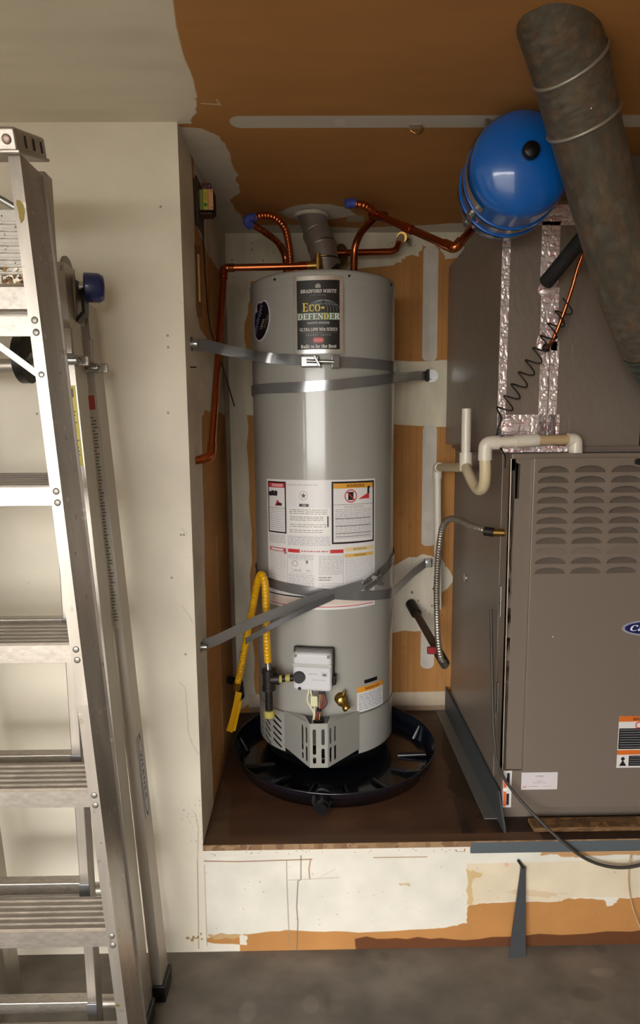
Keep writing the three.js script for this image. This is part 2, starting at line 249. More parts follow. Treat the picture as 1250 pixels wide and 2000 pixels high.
// ---------------------------------------------------------------- the platform
{
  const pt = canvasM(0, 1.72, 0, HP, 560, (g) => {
    g.fillStyle = '#b07c44'; g.fillRect(0, 0, 2, 1);
    blob(g, [[-0.1, 0.5], [-0.1, 0.035], [0.05, 0.05], [0.118, 0.058], [0.241, 0.07], [0.456, 0.057], [0.688, 0.067], [0.75, 0.075], [0.783, 0.085], [0.785, 0.144], [0.855, 0.155], [1.055, 0.153], [1.086, 0.164], [1.194, 0.159], [1.205, 0.135], [1.22, 0.135], [1.24, 0.161], [1.4, 0.163], [1.8, 0.16], [1.8, 0.5]], '#d6d2c6', 0.005, 6);
    blob(g, [[0.778, 0.29], [0.782, 0.146], [0.86, 0.158], [1.06, 0.156], [1.09, 0.167], [1.3, 0.165], [1.8, 0.16], [1.8, 0.3]], '#d3c6ac', 0.004);
    blob(g, [[0.0, 0.06], [0.03, 0.06], [0.12, 0.062], [0.11, 0.045], [0.02, 0.045]], '#b99a6c', 0.01); blob(g, [[0.1, 0.055], [0.125, 0.05], [0.12, 0.02], [0.0, 0.03], [-0.05, 0.03], [-0.05, -0.1], [0.1, -0.1]], '#d8d2c4', 0.008);
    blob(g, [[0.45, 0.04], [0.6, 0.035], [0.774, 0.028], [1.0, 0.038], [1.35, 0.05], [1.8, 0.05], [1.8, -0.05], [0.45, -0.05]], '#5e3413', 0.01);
    blob(g, [[0.776, 0.27], [0.83, 0.255], [0.795, 0.23], [0.8, 0.15], [0.785, 0.15]], 'rgba(190,150,80,.55)', 0.01); blob(g, [[0.92, 0.2], [1.08, 0.18], [1.02, 0.17], [0.9, 0.19]], 'rgba(190,150,110,.35)', 0.012);
    blob(g, [[0.89, 0.29], [0.90, 0.29], [0.905, 0.28], [0.892, 0.277]], '#d9a98c', 0.002);
    blob(g, [[1.0, 0.315], [1.05, 0.312], [1.1, 0.305], [1.3, 0.31], [1.5, 0.31], [1.5, 0.33], [1.0, 0.33]], '#b88f62', 0.01);
    scratch(g, [[0.244, 0.31], [0.244, 0.24], [0.247, 0.1], [0.25, 0]], '#8c8276', 0.0022); scratch(g, [[0.287, 0.34], [0.286, 0.245], [0.277, 0.24], [0.272, 0.15], [0.275, 0.1], [0.271, 0]], '#6e6254', 0.0026);
    scratch(g, [[0.244, 0.243], [0.32, 0.246], [0.4, 0.25]], '#a59887', 0.0015); scratch(g, [[0.315, 0.312], [0.31, 0.28], [0.312, 0.246]], '#94704c', 0.003); scratch(g, [[0.34, 0.25], [0.39, 0.28]], '#b09a85', 0.001);
    scratch(g, [[0, 0.313], [0.1, 0.309], [0.32, 0.313]], '#7a5536', 0.003); scratch(g, [[0.5, 0.315], [0.66, 0.315]], '#8c6644', 0.0022);
    scratch(g, [[0.002, 0.3], [0.001, 0.02]], '#9d8f79', 0.0018);
    dots(g, 60, 0, 1.3, 0.08, 0.3, ['rgba(110,100,85,.5)', 'rgba(190,170,140,.5)'], 0.0008, 0.0025);
    g.save(); g.translate(0.577, 0.218); g.scale(0.001, -0.001); g.fillStyle = '#b39468'; g.font = 'bold 14px sans-serif'; g.fillText('wrdg', 0, 0); g.restore();
  }, (x, y) => 0.95 + 0.1 * fbm(x * 14, y * 14, 4));
  const ply = canvasM(0, 1.72, -D, 0, 500, (g) => {
    g.fillStyle = '#4e3424'; g.fillRect(-1, -2, 4, 3);
    blob(g, [[0.75, 0.1], [2, 0.1], [2, -1], [0.86, -1], [0.8, -0.4], [0.78, -0.2]], '#2a1a11', 0.04);
    blob(g, [[0, 0.1], [0.1, 0.1], [0.05, -0.25], [0, -0.4]], '#5a4536', 0.02); blob(g, [[0.02, -0.04], [1, -0.04], [1, 0.1], [0, 0.1]], '#5c4330', 0.012);
    dots(g, 90, 0, 0.9, -0.8, -0.02, ['rgba(130,105,75,.45)', 'rgba(30,18,10,.5)', 'rgba(160,140,90,.35)'], 0.0006, 0.003); dots(g, 14, 0.05, 0.85, -0.3, -0.03, ['rgba(95,65,45,.4)'], 0.02, 0.07);
  }, (x, y) => 0.82 + 0.36 * fbm(x * 5, y * 30, 5));
  const body = std('#bd8450', 0.9), f = bx(0, 1.72, 0, HP - 0.018, -D, 0);
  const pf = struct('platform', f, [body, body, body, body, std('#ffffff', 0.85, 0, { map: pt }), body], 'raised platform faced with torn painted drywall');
  const dk = bx(0, 1.72, HP - 0.018, HP, -D, 0.006);
  const deckEdge = std('#ffffff', 0.8, 0, { map: canvasM(0, 1.72, 0, 0.02, 600, (g) => { g.fillStyle = '#8d6f50'; g.fillRect(0, 0, 2, 1); dots(g, 160, 0, 1.72, 0, 0.02, ['#7f6144', '#967856', '#74563c'], 0.003, 0.02); }) });
  { const p = dk.attributes.position, uv = dk.attributes.uv; for (let i = 8; i < 12; i++) uv.setXY(i, p.getX(i) / 1.72, (p.getZ(i) + D) / (D + 0.006)); }
  part('plywood_deck', dk, [deckEdge, deckEdge, std('#ffffff', 0.5, 0, { map: ply, bumpMap: rep(fine, 4), bumpScale: 0.001 }), deckEdge, deckEdge, deckEdge], pf, 'dark stained plywood deck');
  const bead = std('#ffffff', 0.75, 0, { map: canvasM(0, 0.785, 0, 0.036, 1200, (g) => { g.fillStyle = '#d6d1c4'; g.fillRect(0, 0, 1, 1); for (let i = 0; i < 26; i++) { g.fillStyle = '#5d564c'; g.beginPath(); g.arc(rr(0.02, 0.77), rr(0.008, 0.028), 0.0018, 0, 7); g.fill(); } scratch(g, [[0.02, 0.02], [0.035, 0.012], [0.03, 0.002]], '#7d654a', 0.0015); scratch(g, [[0.745, 0.02], [0.745, 0.008], [0.77, 0.008], [0.77, 0.025]], '#8a6a3a', 0.0025); }) });
  part('corner_bead', bx(0.001, 0.785, 0.313, HP - 0.019, 0, 0.004), bead, pf, 'white perforated metal corner bead');
  part('edge_strip', rb(0.787, 1.715, 0.312, HP - 0.004, 0, 0.0075, 0.002), std('#5c6469', 0.55, 0.3), pf, 'blue grey sheet metal edge strip');
}

// ---------------------------------------------------------------- the water heater
function bend(g, r0 = RT) { const p = g.attributes.position; for (let i = 0; i < p.count; i++) { const a = p.getX(i) / RT, r = r0 + p.getZ(i); p.setXYZ(i, TX + r * Math.sin(a), p.getY(i), TZ + r * Math.cos(a)); } g.computeVertexNormals(); return g; }
function slab(a0, a1, y0, y1, r0, r1, n = 12) { const w = rad(a1 - a0) * RT, g = new THREE.BoxGeometry(w, y1 - y0, r1 - r0, n, 1, 1).translate(rad(a0) * RT + w / 2, (y0 + y1) / 2, (r1 - r0) / 2); return bend(g, r0); }
function facing(g, deg, r, y) { return g.applyMatrix4(new THREE.Matrix4().makeRotationY(rad(deg))).translate(TX + r * Math.sin(rad(deg)), y, TZ + r * Math.cos(rad(deg))); }
{
  const H = thing('water_heater', 'tall grey cylindrical gas water heater with black and silver nameplate', 'water heater', V(TX, HP + 0.012, TZ));
  const jm = phy('#a3a199', 0.33, 0, { clearcoat: 0.8, clearcoatRoughness: 0.09, bumpMap: rep(fine, 6, 10), bumpScale: 0.00015 });
  const lathe = (p, n = 96) => new THREE.LatheGeometry(p.map((q) => new THREE.Vector2(q[0], q[1])), n).translate(TX, 0, TZ);
  // jacket with the vent openings of its skirt cut as real holes: the lower ring is bent from a pierced sheet
  part('jacket', lathe([[RT - 0.002, 0.567], [RT, 0.569], [RT, 2.012], [RT - 0.003, 2.014]]), jm, H);
  part('top_cap', lathe([[RT - 0.002, 2.012], [RT + 0.0025, 2.013], [RT + 0.0025, 2.047], [RT - 0.002, 2.056], [RT - 0.012, 2.060], [0.12, 2.066], [0.0, 2.067]]), jm, H);
  for (const a of [-38, 18, 62]) part('cap_screw', rod(onTank(a, 2.038, RT + 0.001), onTank(a, 2.038, RT + 0.005), 0.004, 10), M.iron, H);
  {
    const s0 = rad(-180) * RT, s1 = rad(180) * RT, holes = [];
    for (let c = 0; c < 3; c++) for (let k = 0; k < 5; k++) {
      const s = rad(-72 + c * 13.5) * RT, y = 0.535 - k * 0.024 - (c === 1 ? 0.006 : 0), w = 0.021, h = 0.0046;
      const p = new THREE.Path(); const t = -0.009;
      p.moveTo(s - w, y - t - h); p.lineTo(s - w, y - t + h); p.quadraticCurveTo(s - w - 0.001, y - t + h, s - w + 0.004, y - t + h); p.lineTo(s + w, y + t + h); p.lineTo(s + w + 0.004, y + t); p.lineTo(s + w, y + t - h); p.closePath(); holes.push(p);
    }
    // sheet cut into narrow vertical strips so that it bends round, the pierced stretch between
    const A = rad(-88) * RT, B = rad(-36) * RT, g = shapeGeo([[A, 0.4185], [B, 0.4185], [B, 0.5672], [A, 0.5672]], 0.002, holes);
    part('skirt_vent_panel', bend(refine(g, 0.02), RT - 0.002), jm, H, 'skirt panel pierced with slanted vent slots');
    part('skirt', slab(26, 272, 0.4185, 0.5672, RT - 0.002, RT, 100), jm, H);
    part('seam_band', ribbon(Array.from({ length: 73 }, (_, i) => onTank(i * 5, 0.568, RT + 0.0005)), V(0, 1, 0), 0.006, 0.003), std('#77766f', 0.4, 0.3), H);
  }
  part('base_ring', lathe([[0.10, 0.4195], [RT - 0.012, 0.4195], [RT - 0.012, 0.40], [RT - 0.03, 0.366], [0.10, 0.366]]), M.blackPlastic, H);
  for (const a of [30, 150, 270]) part('foot', cylY(0.03, 0.014, TX + 0.19 * Math.sin(rad(a)), 0.370, TZ + 0.19 * Math.cos(rad(a))), M.blackPlastic, H);
  part('burner_chamber', cylY(RT - 0.07, 0.13, TX, 0.49, TZ, 40), std('#8a8a86', 0.5, 0.5), H);

  // nameplate
  const chrome = std('#dcdad5', 0.22, 0.75), A0 = -22.4, A1 = 13.6, Y0 = 1.797, Y1 = 2.036;
  const plate = part('nameplate', slab(A0, A1, Y0, Y1, RT, RT + 0.002), std('#4a4a48', 0.4, 0.6), H, 'black nameplate in a chrome frame');
  for (const [a, b, c, d] of [[A0, A0 + 2.8, Y0, Y1], [A1 - 2.8, A1, Y0, Y1], [A0 + 2.8, A1 - 2.8, Y1 - 0.013, Y1], [A0 + 2.8, A1 - 2.8, Y0, Y0 + 0.013]]) part('frame_bar', slab(a, b, c, d, RT + 0.002, RT + 0.006), chrome, plate);
  const nameTex = canvasP(620, 880, (g, w, h) => {
    g.fillStyle = '#0c0b0a'; g.fillRect(0, 0, w, h); g.textAlign = 'center';
    g.fillStyle = '#d8d4c8'; for (let i = -3; i <= 3; i++) g.fillRect(w / 2 + i * 11 - 3, 62 - (3 - Math.abs(i)) * 7, 6, 38 + (3 - Math.abs(i)) * 7);
    g.font = 'italic bold 60px serif'; g.fillStyle = '#f1eee6'; g.fillText('BRADFORD WHITE', w / 2, 160, 520);
    g.font = '24px sans-serif'; g.fillStyle = '#a49f92'; g.fillText('C O R P O R A T I O N', w / 2, 198, 440);
    g.strokeStyle = '#8f9aa0'; g.lineWidth = 5; for (let i = 0; i < 5; i++) { g.beginPath(); g.ellipse(w * 0.62, 400, 60 + i * 46, 150, 0, Math.PI, 2 * Math.PI); g.stroke(); } g.beginPath(); g.ellipse(w * 0.62, 330, 215, 30, 0, Math.PI, 2 * Math.PI); g.stroke();
    g.font = 'bold 150px serif'; g.fillStyle = '#e6cf3c'; g.fillText('E', w * 0.2, 392); g.font = 'bold 118px serif'; g.fillText('CO', w * 0.42, 392); g.fillRect(w * 0.57, 335, 46, 26);
    g.fillStyle = '#5d7860'; g.fillRect(0, 410, w, 92); g.font = 'bold 108px serif'; g.fillStyle = '#e9ece6'; g.fillText('DEFENDER', w / 2, 494, 610); g.fillStyle = '#e0cc3a'; g.fillText('D', w * 0.68, 494, 80);
    g.font = 'bold 38px serif'; g.fillStyle = '#d9d4c7'; g.fillText('SAFETY SYSTEM', w / 2, 552, 330);
    g.font = 'bold 56px serif'; g.fillStyle = '#f0ede4'; g.fillText('ULTRA LOW NOx SERIES', w / 2, 640, 550); g.fillStyle = '#77736a'; g.fillRect(40, 660, w - 80, 4);
    g.font = 'bold 36px sans-serif'; g.fillStyle = '#8d897f'; g.fillText('E N E R G Y   S A V E R', w / 2, 704, 500);
    g.fillStyle = '#c9413a'; g.beginPath(); g.roundRect(w / 2 - 78, 722, 156, 70, 30); g.fill(); g.fillStyle = '#e9958c'; g.fillRect(w / 2 - 60, 744, 120, 10); g.fillRect(w / 2 - 60, 764, 120, 8);
    g.font = 'bold 58px serif'; g.fillStyle = '#f0ede4'; g.fillText('Built to be the Best', w / 2, 856, 520);
  });
  part('nameplate_print', sheet(A0 + 2.6, A1 - 2.6, Y0 + 0.012, Y1 - 0.012, RT + 0.0032), phy('#ffffff', 0.3, 0, { map: nameTex, clearcoat: 0.4 }), plate);
  // oval sticker
  {
    const s0 = rad(-56) * RT, y0 = 1.921, out = [], inn = [];
    for (let i = 0; i < 40; i++) { const t = i / 40 * Math.PI * 2, tilt = 0.13, k = 1 - 0.16 * Math.exp(-(((t - Math.PI / 2) / 0.28) ** 2)); const x = Math.cos(t) * 0.054 * k, y = Math.sin(t) * 0.068 * k; out.push([s0 + x + y * tilt, y0 + y]); inn.push([s0 + x * 0.88 + y * 0.93 * tilt, y0 + y * 0.93]); }
    const st = part('oval_sticker', bend(refine(shapeGeo(out, 0.0008), 0.015), RT), std('#c9c6cf', 0.4), H, 'dark oval sticker with slanted lettering');
    const tx = canvasP(300, 480, (g, w, h) => { g.fillStyle = '#17131c'; g.fillRect(0, 0, w, h); g.save(); g.translate(w / 2, h / 2); g.rotate(-1.15); g.textAlign = 'center'; g.fillStyle = '#8d86c0'; g.font = 'italic bold 70px serif'; g.fillText('Hydrojet', 0, -20, 330); g.fillStyle = '#b9b6c6'; g.font = 'bold 40px sans-serif'; g.fillText('TOTAL', -30, 60); g.fillStyle = '#7e7a52'; g.fillText('SYSTEM', 10, 105, 190); g.restore(); g.fillStyle = '#cfcad8'; g.fillRect(60, 70, 34, 70); });
    const ig = refine(shapeGeo(inn, 0.0006), 0.015), p = ig.attributes.position, uv = ig.attributes.uv; for (let i = 0; i < p.count; i++) uv.setXY(i, (p.getX(i) - s0 + 0.06) / 0.12, (p.getY(i) - y0 + 0.07) / 0.14);
    part('sticker_print', bend(ig, RT + 0.0008), std('#ffffff', 0.35, 0, { map: tx }), st);
  }
  // the big white instruction label
  const lab = canvasP(1500, 1600, (g, w, h) => {
    g.fillStyle = '#e3e1e0'; g.fillRect(0, 0, w, h);
    const lines = (x, y, ww, hh, n, col = 'rgba(70,70,78,.55)', th = 5) => { g.fillStyle = col; for (let i = 0; i < n; i++) { let q = x; const yy = y + i * hh / n; while (q < x + ww) { const l = Math.min(rr(14, 60), x + ww - q); g.fillRect(q, yy, l, th); q += l + rr(6, 14); } } };
    const band = (x, y, ww, hh, col, t, tc) => { g.fillStyle = col; g.fillRect(x, y, ww, hh); if (t) { g.fillStyle = tc; g.font = 'bold ' + Math.round(hh * 0.8) + 'px sans-serif'; g.textAlign = 'center'; g.fillText(t, x + ww / 2, y + hh * 0.8, ww * 0.8); } };
    const frame = (x, y, ww, hh, t = 18) => { g.strokeStyle = '#171518'; g.lineWidth = t; g.strokeRect(x + t / 2, y + t / 2, ww - t, hh - t); };
    g.font = '26px sans-serif'; g.fillStyle = '#9a979c'; g.textAlign = 'left'; g.fillText('BRADFORD WHITE CORPORATION', 345, 70, 430);
    band(40, 42, 270, 60, '#c6333a', '⚠ DANGER', '#f0dede'); frame(24, 26, 302, 640);
    g.fillStyle = '#2a262c'; g.fillRect(60, 170, 130, 34); g.fillRect(90, 140, 50, 60); g.beginPath(); g.arc(70, 180, 30, 0, 7); g.arc(170, 165, 26, 0, 7); g.fill(); g.fillStyle = '#c6333a'; g.beginPath(); g.moveTo(150, 330); g.lineTo(190, 250); g.lineTo(270, 320); g.closePath(); g.fill(); g.fillStyle = '#3a2226'; g.fillRect(180, 290, 80, 34);
    g.fillStyle = '#333'; g.fillRect(42, 350, 266, 4); lines(54, 372, 240, 270, 11);
    g.strokeStyle = '#6b6b70'; g.lineWidth = 4; g.beginPath(); g.arc(560, 190, 52, 0, 7); g.stroke(); g.fillStyle = '#4b4b50'; g.beginPath(); for (let i = 0; i < 10; i++) { const a = -Math.PI / 2 + i * Math.PI / 5, r = i % 2 ? 16 : 36; g.lineTo(560 + Math.cos(a) * r, 190 + Math.sin(a) * r); } g.fill(); band(505, 290, 120, 34, '#2a282c', 'CSA', '#ddd');
    g.fillStyle = '#ebe9e4'; g.fillRect(345, 335, 540, 330); lines(370, 360, 480, 70, 3, 'rgba(60,60,60,.7)', 7); lines(380, 445, 420, 60, 3, 'rgba(60,60,60,.7)', 7); lines(380, 540, 460, 50, 2, 'rgba(60,60,60,.7)', 7); lines(370, 610, 420, 50, 2, 'rgba(60,60,60,.7)', 7); g.fillStyle = '#444'; g.fillRect(846, 440, 18, 130);
    lines(345, 690, 540, 120, 8); lines(40, 690, 270, 110, 6);
    band(920, 44, 540, 62, '#dea23c', '⚠ WARNING', '#2a1d08'); frame(900, 22, 580, 760, 22);
    g.strokeStyle = '#c6333a'; g.lineWidth = 12; g.beginPath(); g.arc(1140, 200, 74, 0, 7); g.stroke(); g.fillStyle = '#241f26'; g.fillRect(1105, 150, 70, 100); g.beginPath(); g.moveTo(1088, 148); g.lineTo(1192, 252); g.stroke(); g.fillStyle = '#cc3d36'; g.beginPath(); g.moveTo(1240, 240); g.lineTo(1400, 160); g.lineTo(1400, 240); g.closePath(); g.fill(); g.fillStyle = '#33303a'; g.fillRect(1370, 110, 34, 70); g.beginPath(); g.arc(1392, 104, 20, 0, 7); g.fill();
    g.fillStyle = '#333'; g.fillRect(922, 300, 536, 4); lines(1060, 322, 260, 30, 2); lines(945, 360, 490, 370, 18); g.fillStyle = '#222'; for (const y of [470, 560, 650, 690]) g.fillRect(945, y, 480, 6);
    for (const [x, ww, t] of [[45, 255, 'WARNING'], [345, 160, ''], [880, 160, '']]) band(x, 850, ww, 44, '#c6333a', t, '#f2e6e6'); lines(520, 866, 340, 10, 1, '#a33', 12); g.fillStyle = '#c6333a'; g.fillRect(290, 850, 24, 70); g.fillStyle = '#e3e1e0'; g.fillRect(66, 862, 210, 22);
    lines(50, 930, 260, 420, 18, 'rgba(110,90,95,.5)'); lines(350, 920, 330, 60, 4); g.strokeStyle = '#6d6a70'; g.lineWidth = 6; g.beginPath(); g.arc(440, 1030, 34, 0, 7); g.stroke(); g.strokeStyle = 'rgba(110,110,110,.5)'; g.lineWidth = 3; g.strokeRect(390, 980, 270, 170); g.fillStyle = '#777'; g.fillRect(580, 985, 30, 40); g.font = '40px sans-serif'; g.fillText('VALVE', 470, 1130, 110); g.fillText('ON', 610, 1130, 60);
    lines(350, 1170, 330, 180, 11); lines(740, 930, 290, 240, 14); lines(740, 1190, 150, 60, 2, '#777', 12); lines(740, 1270, 290, 80, 4);
    g.fillStyle = 'rgba(60,60,60,.6)'; g.fillRect(330, 840, 4, 520); g.fillRect(1040, 840, 4, 520); g.fillRect(40, 905, 290, 4);
    band(1060, 830, 410, 50, '#e4cf9c', 'WARNING', '#9a7430'); band(1060, 910, 410, 44, '#dfb764', 'WARNING', '#8a641c'); lines(1065, 970, 400, 400, 20, 'rgba(80,88,110,.5)');
    band(920, 1345, 150, 40, '#c6333a', '', '#fff'); lines(50, 1400, 1400, 50, 3, 'rgba(80,80,80,.5)');
    g.fillStyle = '#141214'; g.fillRect(0, 1440, w, 16); g.fillStyle = '#ddcfc4'; g.fillRect(30, 1460, w - 60, 90); lines(60, 1470, 1380, 70, 4, 'rgba(150,110,100,.4)'); g.fillStyle = '#c6333a'; g.fillRect(30, 1560, w - 60, 10);
  });
  part('instruction_label', sheet(-51.5, 41.5, 0.951, 1.391, RT + 0.0012, 40), phy('#ffffff', 0.38, 0, { map: lab, clearcoat: 0.3, clearcoatRoughness: 0.15 }), H, 'large white instruction and warning label');
  const ol = canvasP(400, 300, (g, w, h) => { g.fillStyle = '#dcdcd9'; g.fillRect(0, 0, w, h); g.fillStyle = '#e39a32'; g.fillRect(0, 0, w, 66); g.fillStyle = '#4a2f08'; g.font = 'bold 46px sans-serif'; g.textAlign = 'center'; g.fillText('⚠ WARNING', w / 2, 50); g.fillStyle = 'rgba(70,80,120,.6)'; for (let i = 0; i < 9; i++) for (let x = 24; x < w - 40;) { const l = rr(16, 70); g.fillRect(x, 90 + i * 22, l, 8); x += l + 12; } });
  part('caution_label', sheet(24.2, 52.6, 0.572, 0.664, RT + 0.0012, 12), std('#ffffff', 0.45, 0, { map: ol }), H, 'small white label with orange warning strip');
  part('sight_plug', slab(31, 44, 0.674, 0.686, RT, RT + 0.004), M.blackPlastic, H);

  // burner access cover: pierced front folded in three faces
  {
    const c = part('burner_cover', new THREE.BufferGeometry().copy(coverGeo()), jm, H, 'folded grey burner cover with upright slots');
    part('wire_grommet', cylY(0.02, 0.006, 0.345, 0.578, -0.325, 18), M.iron, c);
  }
  function coverGeo() {
    const L0 = onTank(-36, 0.5, RT + 0.001), R0 = onTank(26, 0.5, RT + 0.001), a = V(0.315, 0, -0.28), b = V(0.374, 0, -0.28), y0 = 0.432, y1 = 0.588, out = [];
    const face = (p, q, cols, lowL, lowR, topL, topR) => {
      const len = Math.hypot(q.x - p.x, q.z - p.z), ang = Math.atan2(-(q.z - p.z), q.x - p.x), holes = [];
      for (const u of cols) for (const [ya, yb] of [[0.478, 0.568], [0.446, 0.47]].map(([m, n], k) => (Math.round(u * 100) % 2 ? [m, n] : k ? [m, n + 0.03] : [m + 0.034, n]))) { const x = u * len, h = new THREE.Path(), r = 0.0056; h.absarc(x, yb - r, r, 0, Math.PI, false); h.lineTo(x - r, ya + r); h.absarc(x, ya + r, r, Math.PI, 2 * Math.PI, false); h.closePath(); holes.push(h); }
      const g = shapeGeo([[0, lowL], [len, lowR], [len, topR], [0, topL]], 0.0015, holes); g.applyMatrix4(new THREE.Matrix4().makeRotationY(ang)).translate(p.x, 0, p.z); return g;
    };
    out.push(face(L0, a, [0.73, 0.88], 0.437, y0, 0.572, y1), face(a, b, [0.25, 0.74], y0, y0, y1, y1), face(b, R0, [0.08, 0.22], y0, 0.437, y1, 0.578));
    // top flaps folded inwards, left open in the middle for the wires
    const tri = (p) => { const i = []; for (const q of p) i.push(q.x, q.y, q.z); return geom(i, null, [0, 0, 1, 0, 1, 1, 0, 1], [0, 1, 2, 0, 2, 3]); };
    const t = (q, y) => V(q.x, y, q.z);
    out.push(tri([t(L0, 0.572), t(a, y1), V(0.30, 0.578, -0.36), V(0.27, 0.573, -0.40)]), tri([t(b, y1), t(R0, 0.578), V(0.43, 0.573, -0.392), V(0.385, 0.578, -0.36)]));
    return merge(out);
  }
  // gas control
  const gv = part('gas_control', facing(rb(-0.066, 0.066, -0.068, 0.066, 0, 0.05, 0.012, 3), -9.5, RT + 0.006, 0.75), std('#cfced0', 0.45), H, 'white gas control valve box');
  part('back_plate', facing(rb(-0.071, 0.071, -0.05, 0.072, -0.004, 0.012, 0.012, 3), -9.5, RT + 0.004, 0.752), std('#34302d', 0.5), gv);
  part('panel_band', facing(rb(-0.0665, 0.0665, 0.016, 0.03, 0.004, 0.0515, 0.003), -9.5, RT + 0.006, 0.75), std('#b7b4b1', 0.45), gv);
  part('dial', facing(new THREE.CylinderGeometry(0.018, 0.021, 0.014, 28).rotateX(Math.PI / 2).translate(-0.043, -0.018, 0.058), -9.5, RT + 0.006, 0.75), std('#232326', 0.4), gv, 'black temperature dial');
  for (const [x, y] of [[-0.056, 0.056], [0.056, 0.056], [-0.043, -0.058]]) part('panel_screw', facing(new THREE.CylinderGeometry(0.0055, 0.0055, 0.004, 14).rotateX(Math.PI / 2).translate(x, y, 0.051), -9.5, RT + 0.006, 0.75), y < 0 ? M.blackPlastic : M.screw, gv);
  const gt = canvasP(256, 128, (g) => { g.fillStyle = '#cfced0'; g.fillRect(0, 0, 256, 128); g.fillStyle = '#77757a'; g.font = '20px sans-serif'; g.fillText('HONEYWELL', 20, 40); g.strokeStyle = '#8d8b90'; g.lineWidth = 3; g.strokeRect(170, 12, 60, 44); g.fillStyle = '#5c5a60'; g.fillRect(180, 26, 40, 24); g.fillStyle = '#a9a7aa'; g.fillRect(60, 96, 150, 6); });
  part('control_print', facing(new THREE.BoxGeometry(0.08, 0.04, 0.001).translate(0.02, -0.015, 0.0505), -9.5, RT + 0.006, 0.75), std('#ffffff', 0.5, 0, { map: gt }), gv);
  for (const [x, col] of [[0.03, '#1b1b1d']]) part('wire_plug', facing(rb(x - 0.01, x + 0.01, -0.08, -0.062, 0.02, 0.042, 0.002), -9.5, RT + 0.006, 0.75), std(col, 0.5), gv);
  part('side_lug', facing(rb(0.066, 0.078, -0.05, -0.02, 0, 0.03, 0.004), -9.5, RT + 0.006, 0.75), M.blackPlastic, gv);
  const ends = [[0.312, 0.682, '#ded9b8', 0.003], [0.318, 0.684, '#d8d4b0', 0.003], [0.325, 0.68, '#2a2624', 0.0022], [0.356, 0.672, '#7a2f2c', 0.0026], [0.36, 0.672, '#8a3230', 0.0026], [0.365, 0.672, '#4a2420', 0.0026], [0.352, 0.672, '#b8873a', 0.0022]];
  ends.forEach(([x, y, col, r], i) => { const tx = 0.333 + (i - 3) * 0.0035; part('control_wire', hose([V(x, y, -0.335), V(x + (i % 2 ? 0.008 : -0.004), y - 0.035, -0.326), V(tx + 0.006, 0.605, -0.325), V(tx, 0.565, -0.325)], r, 20, 8), std(col, 0.5), gv); });
  part('wire_tie', cylY(0.009, 0.008, 0.347, 0.617, -0.325, 14), M.blackPlastic, gv);
  part('wire_connector', rb(0.318, 0.342, 0.628, 0.664, -0.334, -0.322, 0.003), std('#d9d6ae', 0.5), gv);
  // drain valve
  const dv = part('drain_valve', latheAt([[0, 0], [0.022, 0], [0.022, 0.004], [0.016, 0.007], [0.014, 0.014], [0.019, 0.018], [0.02, 0.026], [0.015, 0.033], [0, 0.035]], onTank(10.5, 0.634, RT), onTank(10.5, 0.634, RT + 0.1), 24), M.brass, H, 'brass drain valve');
  part('drain_spout', latheAt([[0, 0], [0.012, 0], [0.012, 0.018], [0.0145, 0.019], [0.0145, 0.03], [0.009, 0.031], [0.009, 0.02], [0, 0.02]], onTank(11, 0.628, RT + 0.02), onTank(14, 0.604, RT + 0.046), 20), M.brass, dv); part('drain_stem', rod(onTank(11, 0.648, RT + 0.02), onTank(12.5, 0.668, RT + 0.022), 0.006, 12), M.brass, dv);
}
function refine(g, max) {                                              // splits long triangles so that a flat sheet can be bent round
  g = g.index ? g.toNonIndexed() : g; let p = Array.from(g.attributes.position.array), u = Array.from(g.attributes.uv.array), again = true, guard = 0;
  while (again && guard++ < 7) {
    again = false; const np = [], nu = [];
    for (let t = 0; t < p.length / 9; t++) {
      const v = [0, 1, 2].map((k) => [p[t * 9 + k * 3], p[t * 9 + k * 3 + 1], p[t * 9 + k * 3 + 2], u[t * 6 + k * 2], u[t * 6 + k * 2 + 1]]);
      let w = -1, l = max; for (let k = 0; k < 3; k++) { const d = Math.abs(v[k][0] - v[(k + 1) % 3][0]); if (d > l) { l = d; w = k; } }
      const put = (...q) => q.forEach((z) => { np.push(z[0], z[1], z[2]); nu.push(z[3], z[4]); });
      if (w < 0) put(...v); else { again = true; const a = v[w], b = v[(w + 1) % 3], c = v[(w + 2) % 3], m = a.map((z, i) => (z + b[i]) / 2); put(a, m, c); put(m, b, c); }
    }
    p = np; u = nu;
  }
  const o = new THREE.BufferGeometry(); o.setAttribute('position', new THREE.Float32BufferAttribute(p, 3)); o.setAttribute('uv', new THREE.Float32BufferAttribute(u, 2)); o.computeVertexNormals(); return o;
}

